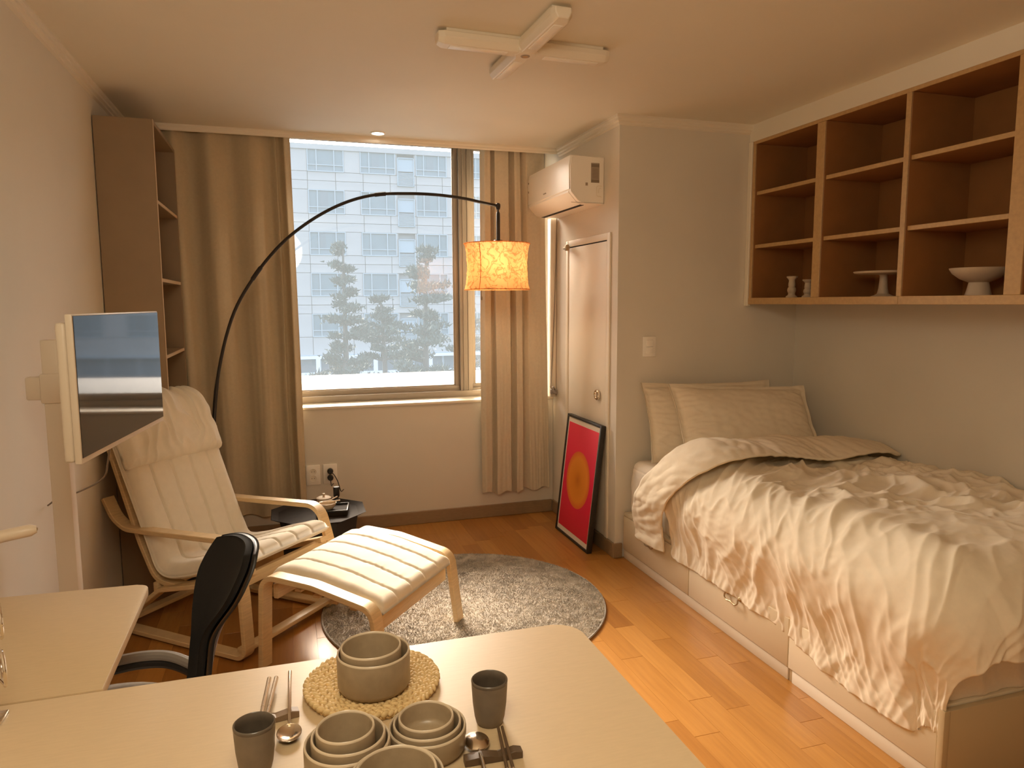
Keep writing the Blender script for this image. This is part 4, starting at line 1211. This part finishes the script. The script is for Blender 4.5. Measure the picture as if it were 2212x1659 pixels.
def pillow(name, label, c, W, H, T, lean, rz, roll, seed):
    t = thing(name, label, 'pillow', c, 0, 'pillows at the head of the bed')
    nu, nv = 110, 76
    u = np.linspace(-1, 1, nu)[:, None]; v = np.linspace(-1, 1, nv)[None, :]
    def shape(sgn):
        fl = .055                                            # flat flange round the pillow
        a = np.clip(np.abs(u)/(1-fl*1.3), 0, 1); b_ = np.clip(np.abs(v)/(1-fl*2), 0, 1)
        th = T*np.clip((1-a**2.6), 0, 1)**.55*np.clip((1-b**2.4) if False else (1-b_**2.4), 0, 1)**.55
        pin = 1-.07*(1-np.abs(v)**2)*0-.045*(1-v**2)*np.abs(u)**3
        pin2 = 1-.060*(1-u**2)*np.abs(v)**3
        x = u*W/2*pin; z = v*H/2*pin2
        wr = .008*(ridge(np.abs(u)*3+v*1.2, v*7+u*2, seed)-.5)*sstep(.45, .95, np.abs(u)+0*v)*sstep(1.0, .9, np.abs(u)+0*v)+.003*noise2(u*9, v*7, seed+3)
        y = -sgn*(th*.5+.003)-wr*sgn*(sgn > 0)+.010*noise2(u*2.2, v*2.2, seed+1)*np.maximum(np.abs(u), np.abs(v))
        return np.stack([x+0*v, y+0*x, z+0*u], -1)
    top, bot = shape(1), shape(-1)
    o = closed_pad('pillowcase', top, bot, 'linen', t)
    o.rotation_euler = Matrix.Rotation(rz, 3, 'Z').to_4x4().to_euler()
    o.matrix_local = (Matrix.Rotation(rz, 4, 'Z') @ Matrix.Rotation(lean, 4, 'X') @ Matrix.Rotation(roll, 4, 'Y')).copy()
    return t
pillow('pillow', 'cream pillow standing at the back against the alcove wall', (2.285, 3.470, .787), .83, .45, .15, math.radians(-20), 0, math.radians(1), 3)
pillow('pillow', 'cream pillow leaning in front of the other one', (2.36, 3.250, .797), .83, .47, .17, math.radians(-34), math.radians(-3), math.radians(3), 9)

# ------------------------------------------------------------------ wall cabinet with its things
def wall_cabinet():
    y0, y1 = 1.15, 3.555
    zb, zt = 1.435, 2.345
    t = thing('wall_cabinet', 'open oak edged wall cabinet hung over the bed', 'cabinet', (CABX, (y0+y1)/2, zb))
    q = t.location
    def p(name, xa, xb, ya, yb, za, zb_, mat, r=.0015):
        return MB().box(xa-q.x, xb-q.x, ya-q.y, yb-q.y, za-q.z, zb_-q.z, r, 1).build(name, mat, t, 30)
    xb = XR-.004
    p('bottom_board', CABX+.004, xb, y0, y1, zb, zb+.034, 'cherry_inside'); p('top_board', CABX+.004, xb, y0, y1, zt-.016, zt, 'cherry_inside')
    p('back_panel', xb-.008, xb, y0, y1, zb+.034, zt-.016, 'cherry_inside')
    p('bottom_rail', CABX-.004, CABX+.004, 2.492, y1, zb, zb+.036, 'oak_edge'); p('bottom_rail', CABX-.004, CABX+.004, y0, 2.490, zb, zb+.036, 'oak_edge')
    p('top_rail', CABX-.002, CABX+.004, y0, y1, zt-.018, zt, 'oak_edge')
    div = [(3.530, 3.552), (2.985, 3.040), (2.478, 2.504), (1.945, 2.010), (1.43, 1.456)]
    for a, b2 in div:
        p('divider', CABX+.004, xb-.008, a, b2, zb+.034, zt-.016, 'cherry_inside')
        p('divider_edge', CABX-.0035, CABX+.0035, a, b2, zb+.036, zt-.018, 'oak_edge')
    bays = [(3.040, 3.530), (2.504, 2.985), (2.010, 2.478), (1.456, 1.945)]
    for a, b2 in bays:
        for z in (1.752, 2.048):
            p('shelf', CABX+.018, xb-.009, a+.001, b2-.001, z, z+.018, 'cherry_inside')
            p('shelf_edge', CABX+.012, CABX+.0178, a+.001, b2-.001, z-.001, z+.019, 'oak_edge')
    p('side_post', CABX-.010, CABX+.014, y1, YA-.002, zb-.01, zt, 'white_trim', .003)
    z0_ = zb+.0345
    def candle(x, y, h, lb):
        c = thing('candle_holder', lb, 'candle holder', (x, y, z0_), 0, 'candle holders in the wall cabinet')
        k = h/.115
        pr = [(0, 0), (.030, 0), (.031, .004), (.028, .010), (.020, .015), (.018, .024*k), (.022, .033*k), (.0235, .042*k), (.021, .052*k), (.0165, .058*k), (.019, .066*k), (.0175, .080*k), (.016, .092*k), (.020, .100*k), (.029, .108*k), (.030, .112*k), (.027, .115*k), (.012, .113*k), (.011, .100*k), (0, .100*k)]
        MB().lathe(pr, 32).build('body', 'ceramic_cream', c)
    candle(2.665, 3.318, .118, 'taller cream turned candle holder on the cabinet floor')
    candle(2.700, 3.232, .098, 'shorter cream turned candle holder beside the cabinet divider')
    c = thing('cake_stand', 'flat topped cream cake stand in the middle cabinet bay', 'cake stand', (2.74, 2.760, z0_))
    MB().lathe([(0, 0), (.052, 0), (.053, .004), (.040, .008), (.026, .016), (.021, .040), (.018, .075), (.017, .098), (.020, .106), (0, .108)], 40).build('foot', 'ceramic_cream', c)
    MB().lathe([(0, .1065), (.10, .108), (.128, .112), (.133, .118), (.133, .121), (.128, .122), (.125, .119), (0, .118)], 56).build('plate', 'ceramic_cream', c)
    c = thing('pedestal_bowl', 'cream pedestal fruit bowl in the widest lit cabinet bay', 'bowl', (2.74, 2.262, z0_))
    MB().lathe([(0, 0), (.048, 0), (.049, .003), (.044, .020), (.039, .045), (.036, .058), (0, .060)], 40).build('foot', 'ceramic_cream', c)
    MB().lathe([(0, .0555), (.038, .056), (.070, .070), (.098, .092), (.108, .108), (.110, .114), (.107, .115), (.094, .098), (.066, .077), (.03, .066), (0, .064)], 56).build('bowl', 'ceramic_cream', c)
wall_cabinet()

# ------------------------------------------------------------------ desk, chair, dining table
def dining_table():
    x0, x1, y0, y1, z = -.775, .590, .60, 1.420, .740
    t = thing('dining_table', 'pale beige laminate table with rounded corners, set for a meal', 'table', ((x0+x1)/2, (y0+y1)/2, 0))
    cx, cy = t.location.x, t.location.y
    MB().prism(round_poly(x0-cx, x1-cx, y0-cy, y1-cy, .062, 10), 'z', z-.026, z, .003, 2).build('table_top', 'table_top', t)
    MB().prism(round_poly(x0-cx+.06, x1-cx-.06, y0-cy+.06, y1-cy-.06, .03, 4), 'z', z-.085, z-.0262).build('apron', 'table_leg', t, 30)
    for sx in (x0+.09, x1-.09):
        for sy in (y0+.09, y1-.09): MB().lathe([(0, 0), (.016, 0), (.018, .004), (.026, z-.085), (0, z-.085)], 20, (sx-cx, sy-cy, 0)).build('leg', 'table_leg', t)
    return z
TZ = dining_table()
def desk():
    x0, x1, y0, y1, z = -.780, -.350, 1.428, 1.972, .740
    t = thing('desk', 'pale beige desk with a rounded corner behind the dining table', 'desk', ((x0+x1)/2, (y0+y1)/2, 0))
    cx, cy = t.location.x, t.location.y
    poly = fillet([(x0-cx, y0-cy), (x1-cx-.004, y0-cy), (x1-cx, y1-cy-.012), (x0-cx, y1-cy+.006)], 0)
    poly = [(x0-cx, y0-cy), (x1-cx+.003, y0-cy)] + [(x1-cx-.03+.03*math.cos(a)-.004, y1-cy-.042+.03*math.sin(a)) for a in np.linspace(0, PI/2, 8)] + [(x0-cx, y1-cy+.010)]
    MB().prism(poly, 'z', z-.020, z, .0025, 2).build('desk_top', 'table_top', t)
    for sx in (x0+.045, x0+.125):
        for sy in (y0+.06, y1-.09): MB().box(sx-cx-.017, sx-cx+.017, sy-cy-.017, sy-cy+.017, 0, z-.0202, .003).build('leg', 'table_leg', t)
    MB().box(x0-cx+.045, x1-cx-.085, y1-cy-.10, y1-cy-.08, z-.08, z-.0203).build('apron', 'table_leg', t)
desk()

def desk_chair():
    a = math.radians(203)
    t = thing('desk_chair', 'black fabric backed desk chair with a grey seat drawn up to the desk', 'chair', (-.452, 1.757, 0), a)
    # local: +x forward; back at x<0
    MB().lathe([(0, .425), (.17, .425), (.215, .445), (.224, .464), (.212, .480), (.13, .487), (0, .489)], 44).build('seat', 'grey_fabric', t)
    MB().lathe([(0, .405), (.15, .405), (.17, .4245), (0, .4245)], 36).build('seat_shell', 'black_plastic', t)
    nu, nv = 40, 48
    u = np.linspace(-1, 1, nu)[:, None]; v = np.linspace(0, 1, nv)[None, :]
    def width(v): return .046+.080*sstep(.42, .80, v)
    def back(off, shrink=0.):
        hw = (width(v)-shrink)
        rt = np.clip((v-.80)/.20, 0, 1); hw = hw*np.sqrt(np.clip(1-.30*rt**3, .05, 1))
        y = u*hw; cv = .030*np.abs(u)**2.2*sstep(.1, .6, v)
        x = -.205-.160*v+cv+off+.012*np.sin(PI*v)
        z = .44+.415*v-.014*np.abs(u)**2.5*sstep(.75, 1, v)
        return np.stack([x+0*z, y+0*z, z+0*x], -1)
    closed_pad('back_pad', back(.012, .012), back(-.006, .012), 'black_fabric', t)
    closed_pad('back_shell', back(-.0065), back(-.020), 'black_plastic', t)
    # low side rails that carry the back
    for s in (-1, 1):
        pts = smooth_path([(-.262, s*.038, .50), (-.245, s*.08, .52), (-.19, s*.16, .535), (-.08, s*.205, .535), (.10, s*.205, .525), (.155, s*.19, .50), (.16, s*.14, .445)], 7)
        MB().tube(pts, .0135, 10).build('arm_rail', 'grey_plastic', t)
        MB().tube([(p[0], p[1], p[2]-.022) for p in pts], .0125, 10).build('arm_support', 'black_plastic', t)
    MB().tube([(-.16, 0, .408), (-.225, 0, .43), (-.235, 0, .50)], .022, 12).build('back_spine', 'black_plastic', t)
    MB().lathe([(0, .10), (.028, .10), (.028, .26), (.020, .262), (.020, .405), (0, .405)], 20).build('gas_lift', 'black_metal', t)
    for k in range(5):
        aa = 2*PI*k/5+.35; c_, s_ = math.cos(aa), math.sin(aa)
        MB().tube([(.015*c_, .015*s_, .105), (.15*c_, .15*s_, .088), (.27*c_, .27*s_, .070)], [.022, .018, .013], 10).build('base_leg', 'black_plastic', t)
        ca = MB().tube([(.27*c_-.012*s_, .27*s_+.012*c_, .027), (.27*c_+.012*s_, .27*s_-.012*c_, .027)], .027, 16).build('caster', 'rubber', t)
        MB().cyl((.27*c_, .27*s_, .05), .008, .022, 10).build('caster_stem', 'black_plastic', t)
desk_chair()

# ------------------------------------------------------------------ on the table
def tableware():
    # woven mat
    mx, my = .131, 1.285
    m = thing('woven_mat', 'round braided straw mat under the tall bowls', 'mat', (mx, my, TZ))
    R = .121
    MB().lathe([(0, .001), (R-.008, .001), (R-.004, .006), (R-.008, .011), (0, .011)], 64).build('core', 'braid', m)
    bm_v = []; bm_f = []
    b = bmesh.new(); bmesh.ops.create_uvsphere(b, u_segments=7, v_segments=5, radius=1); b.verts.index_update()
    sv = np.array([v.co[:] for v in b.verts]); sf = [[v.index for v in f.verts] for f in b.faces]; b.free()
    rr = np.random.RandomState(5); V = []; F = []
    for ri, r in enumerate(np.arange(.009, R, .0135)):
        n = max(4, int(2*PI*r/.0125))
        for k in range(n):
            for side in (0, 1):
                a = 2*PI*(k+.5*side)/n+ri*.4+rr.uniform(-.02, .02)
                rad = r+(.0031 if side else -.0031)
                tw = a+PI/2+(.55 if side else -.55)
                sc = np.array([.0092, .0042, .0056])*rr.uniform(.88, 1.12)
                p = sv*sc
                c_, s_ = math.cos(tw), math.sin(tw)
                p = np.stack([p[:, 0]*c_-p[:, 1]*s_, p[:, 0]*s_+p[:, 1]*c_, p[:, 2]], 1)
                p += np.array([rad*math.cos(a), rad*math.sin(a), .0108+rr.uniform(-.0006, .0008)])
                o = len(V); V.extend(p.tolist()); F.extend([[i+o for i in f] for f in sf])
    n = int(2*PI*R/.0098)
    for k in range(n):
        for lv in (0, 1):
            a = 2*PI*(k+.5*lv)/n; p = sv*np.array([.0072, .0036, .0042])
            c_, s_ = math.cos(a+PI/2), math.sin(a+PI/2)
            p = np.stack([p[:, 0]*c_-p[:, 1]*s_, p[:, 0]*s_+p[:, 1]*c_, p[:, 2]+(.35*p[:, 0] if lv else -.35*p[:, 0])], 1)
            p += np.array([(R-.003)*math.cos(a), (R-.003)*math.sin(a), .0046+lv*.0045])
            o = len(V); V.extend(p.tolist()); F.extend([[i+o for i in f] for f in sf])
    me = bpy.data.meshes.new('braid'); me.from_pydata(V, [], F); me.update()
    stuff(link_mesh(me, 'braid', 'braid', m, 180))
    MT = TZ+.0165

    def bowl(x, y, z, r, h, lb, grp, th=.0042):
        o = thing('ceramic_bowl', lb, 'bowl', (x, y, z), 0, grp)
        c = .010
        pr = [(0, 0), (r-c-.004, 0), (r-c*.45, c*.25), (r-.0005, c), (r, h-.006), (r-.0012, h-.0022), (r-th+.001, h-.0022), (r-th-.0005, h-.006), (r-th-.001, c+.004), (r-th-c*.5, c*.55+.002), (r-th-c-.004, .0055), (0, .0055)]
        MB().lathe(pr, 72).build('body', 'glaze', o, 50)
        MB().lathe([(r-.0004, h-.0035), (r-.0008, h-.0012), (r-th*.5, h), (r-th+.0006, h-.0012), (r-th+.0002, h-.0035)], 72, closed=True).build('rim', 'glaze_rim', o, 80)
        return o
    g = 'stacked brown bowls on the table'
    bowl(.131, 1.255, MT, .0655, .069, 'large deep brown bowl on the straw mat', g)
    bowl(.127, 1.257, MT+.0065, .0545, .072, 'deep brown bowl nested in the large one on the straw mat', g)
    bowl(.193, 1.066, TZ, .0620, .042, 'widest bowl of the three nested beside the cup with a spoon', g)
    bowl(.193, 1.067, TZ+.006, .0545, .042, 'middle bowl of the three nested beside the cup with a spoon', g)
    bowl(.192, 1.070, TZ+.012, .0445, .043, 'smallest bowl topping the three nested beside the spoon', g)
    bowl(.066, 1.036, TZ, .0640, .060, 'widest bowl of the three nested beside the dark chopstick cup', g)
    bowl(.068, 1.039, TZ+.006, .0555, .062, 'middle bowl of the three nested beside the dark chopstick cup', g)
    bowl(.064, 1.042, TZ+.012, .0440, .066, 'smallest bowl topping the stack next to the dark chopstick cup', g)
    bowl(.1235, .924, TZ, .0660, .066, 'outer bowl of the pair at the table front, nearest of all', g)
    bowl(.1225, .920, TZ+.006, .0565, .070, 'inner bowl of the pair at the table front, nearest of all', g)

    def cup(x, y, lb, r=.031, h=.078):
        o = thing('tumbler', lb, 'cup', (x, y, TZ), 0, 'dark tumblers on the table')
        pr = [(0, 0), (r*.66, 0), (r*.74, .003), (r*.83, .014), (r*.92, .036), (r*.992, h-.005)]
        MB().lathe(pr+[(r*.96, h-.005), (r*.90, .036), (r*.80, .015), (r*.7, .005), (0, .005)], 56, closed=False).build('body', 'cup_body', o, 50)
        MB().lathe([(r*.992, h-.0055), (r, h-.003), (r-.0003, h-.001), (r-.0018, h), (r-.0032, h-.001), (r*.90, h-.016), (r*.885, .038), (r*.78, .016), (0, .0058), (0, .0052), (r*.70, .0052), (r*.79, .0152), (r*.895, .036)], 56, closed=False).build('glaze', 'cup_glaze', o, 60)
    cup(.3075, 1.106, 'dark glazed tumbler standing by itself toward the table corner')
    cup(-.0675, 1.094, 'dark glazed tumbler standing before the chopsticks')

    def spoon(name, lb, loc, rz, flip=False, L=.205, tilt=0., mat='steel'):
        """bowl at origin, handle along +x"""
        o = thing(name, lb, 'spoon', loc, rz, 'steel spoons on the table')
        nu, nv = 26, 26; u = np.linspace(-1, 1, nu)[:, None]; v = np.linspace(-1, 1, nv)[None, :]
        # disc mapping of the square
        x = u*np.sqrt(1-v*v/2); y = v*np.sqrt(1-u*u/2); r2 = x*x+y*y
        z = -.008*(1-r2)*(1 if not flip else -1)
        top = np.stack([x*.026, y*.020, z+.009+0*x], -1); bot = top-np.array([0, 0, .0012])
        closed_pad('bowl', top, bot, mat, o)
        pts = smooth_path([(.022, 0, .0085), (.034, 0, .010), (.06, 0, .0145), (.12, 0, .019+tilt), (L-.03, 0, .019+tilt*1.5)], 5)
        rr_ = [.0022+.0018*(i/len(pts)) for i in range(len(pts))]
        h = MB().tube(pts, rr_, 10).build('handle', mat, o)
        return o
    def sticks(lb1, lb2, p0, p1, sep, mat, r0=.0035, r1=.0022):
        d = Vector((p1[0]-p0[0], p1[1]-p0[1], 0)).normalized(); n = Vector((-d.y, d.x, 0))
        for k, (s, lb) in enumerate(((0, lb1), (1, lb2))):
            off = n*sep*s; sp = .6 if s else 1
            a = Vector(p0)+off; b2 = Vector(p1)+off*sp
            mid = (a+b2)/2
            o = thing('chopstick', lb, 'chopstick', (a.x, a.y, a.z), 0, 'chopsticks on their rests')
            q = b2-a
            MB().tube([(0, 0, 0), tuple(q*.45)], [r0, (r0+r1)/2], 10).build('handle', mat[0], o)
            MB().tube([tuple(q*.45), tuple(q)], [(r0+r1)/2-.0002, r1], 10).build('tip', mat[1], o)
    # place setting by the tumbler with the pale chopsticks
    def rest(lb, c, rz, mat):
        o = thing('cutlery_rest', lb, 'cutlery rest', (c[0], c[1], TZ), rz, 'wooden cutlery rests')
        top = [(-.046, .0), (.046, .0), (.046, .011), (.034, .014), (.022, .011), (.008, .008), (-.006, .012), (-.018, .014), (-.030, .011), (-.046, .012)]
        MB().prism(top, 'y', -.0085, .0085, .0012, 1).build('block', mat, o, 20)
    rest('wooden cutlery rest carrying steel chopsticks and the hanging spoon', (-.048, 1.222), math.radians(8), 'mid_wood')
    sticks('steel chopstick on the outer side of the pale pair', 'steel chopstick on the inner side of the pale pair', (-.0525, 1.342, TZ+.0152), (-.072, 1.12, TZ+.0185), .0125, ('steel', 'steel'), .0042, .0026)
    spoon('table_spoon', 'steel spoon on the wooden rest with its bowl near the dark tumbler', (-.0185, 1.165, TZ+.0005), math.radians(89), False, .212)
    rest('dark wooden cutlery rest beside the three nested bowls', (.285, 1.006), math.radians(-3), 'dark_wood')
    sticks('dark tipped chopstick next to the shiny spoon', 'dark tipped chopstick farther from the shiny spoon', (.277, .865, TZ+.0182), (.309, 1.060, TZ+.0172), -.011, ('steel', 'dark_wood'), .0036, .0024)
    spoon('table_spoon', 'shiny steel spoon lying beside the three nested bowls and dark rest', (.2690, 1.046, TZ+.0008), math.radians(-97), True, .20, .0008)
    # wire rack at the table end
    w_ = thing('wire_rack', 'chrome wire ring rack standing at the end of the dining table', 'rack', (-.512, 1.372, TZ))
    MB().box(-.05, .026, -.022, .022, 0, .006, .002).build('base', 'chrome', w_)
    MB().tube([(.010, 0, .005), (.010, 0, .225)], .0045, 10).build('post', 'white_metal', w_)
    for z, ox in ((.091, .036), (.177, .037)):
        pts = [(ox-.006+.0105*math.sin(2*PI*k/32), -.024*math.sin(2*PI*k/32), z+.030*math.cos(2*PI*k/32)) for k in range(32)]
        MB().tube(pts, .0028, 8, True).build('ring', 'chrome', w_)
        MB().tube([(.010, 0, z), (ox-.006, 0, z-.030)], .002, 8).build('ring_arm', 'chrome', w_)
tableware()
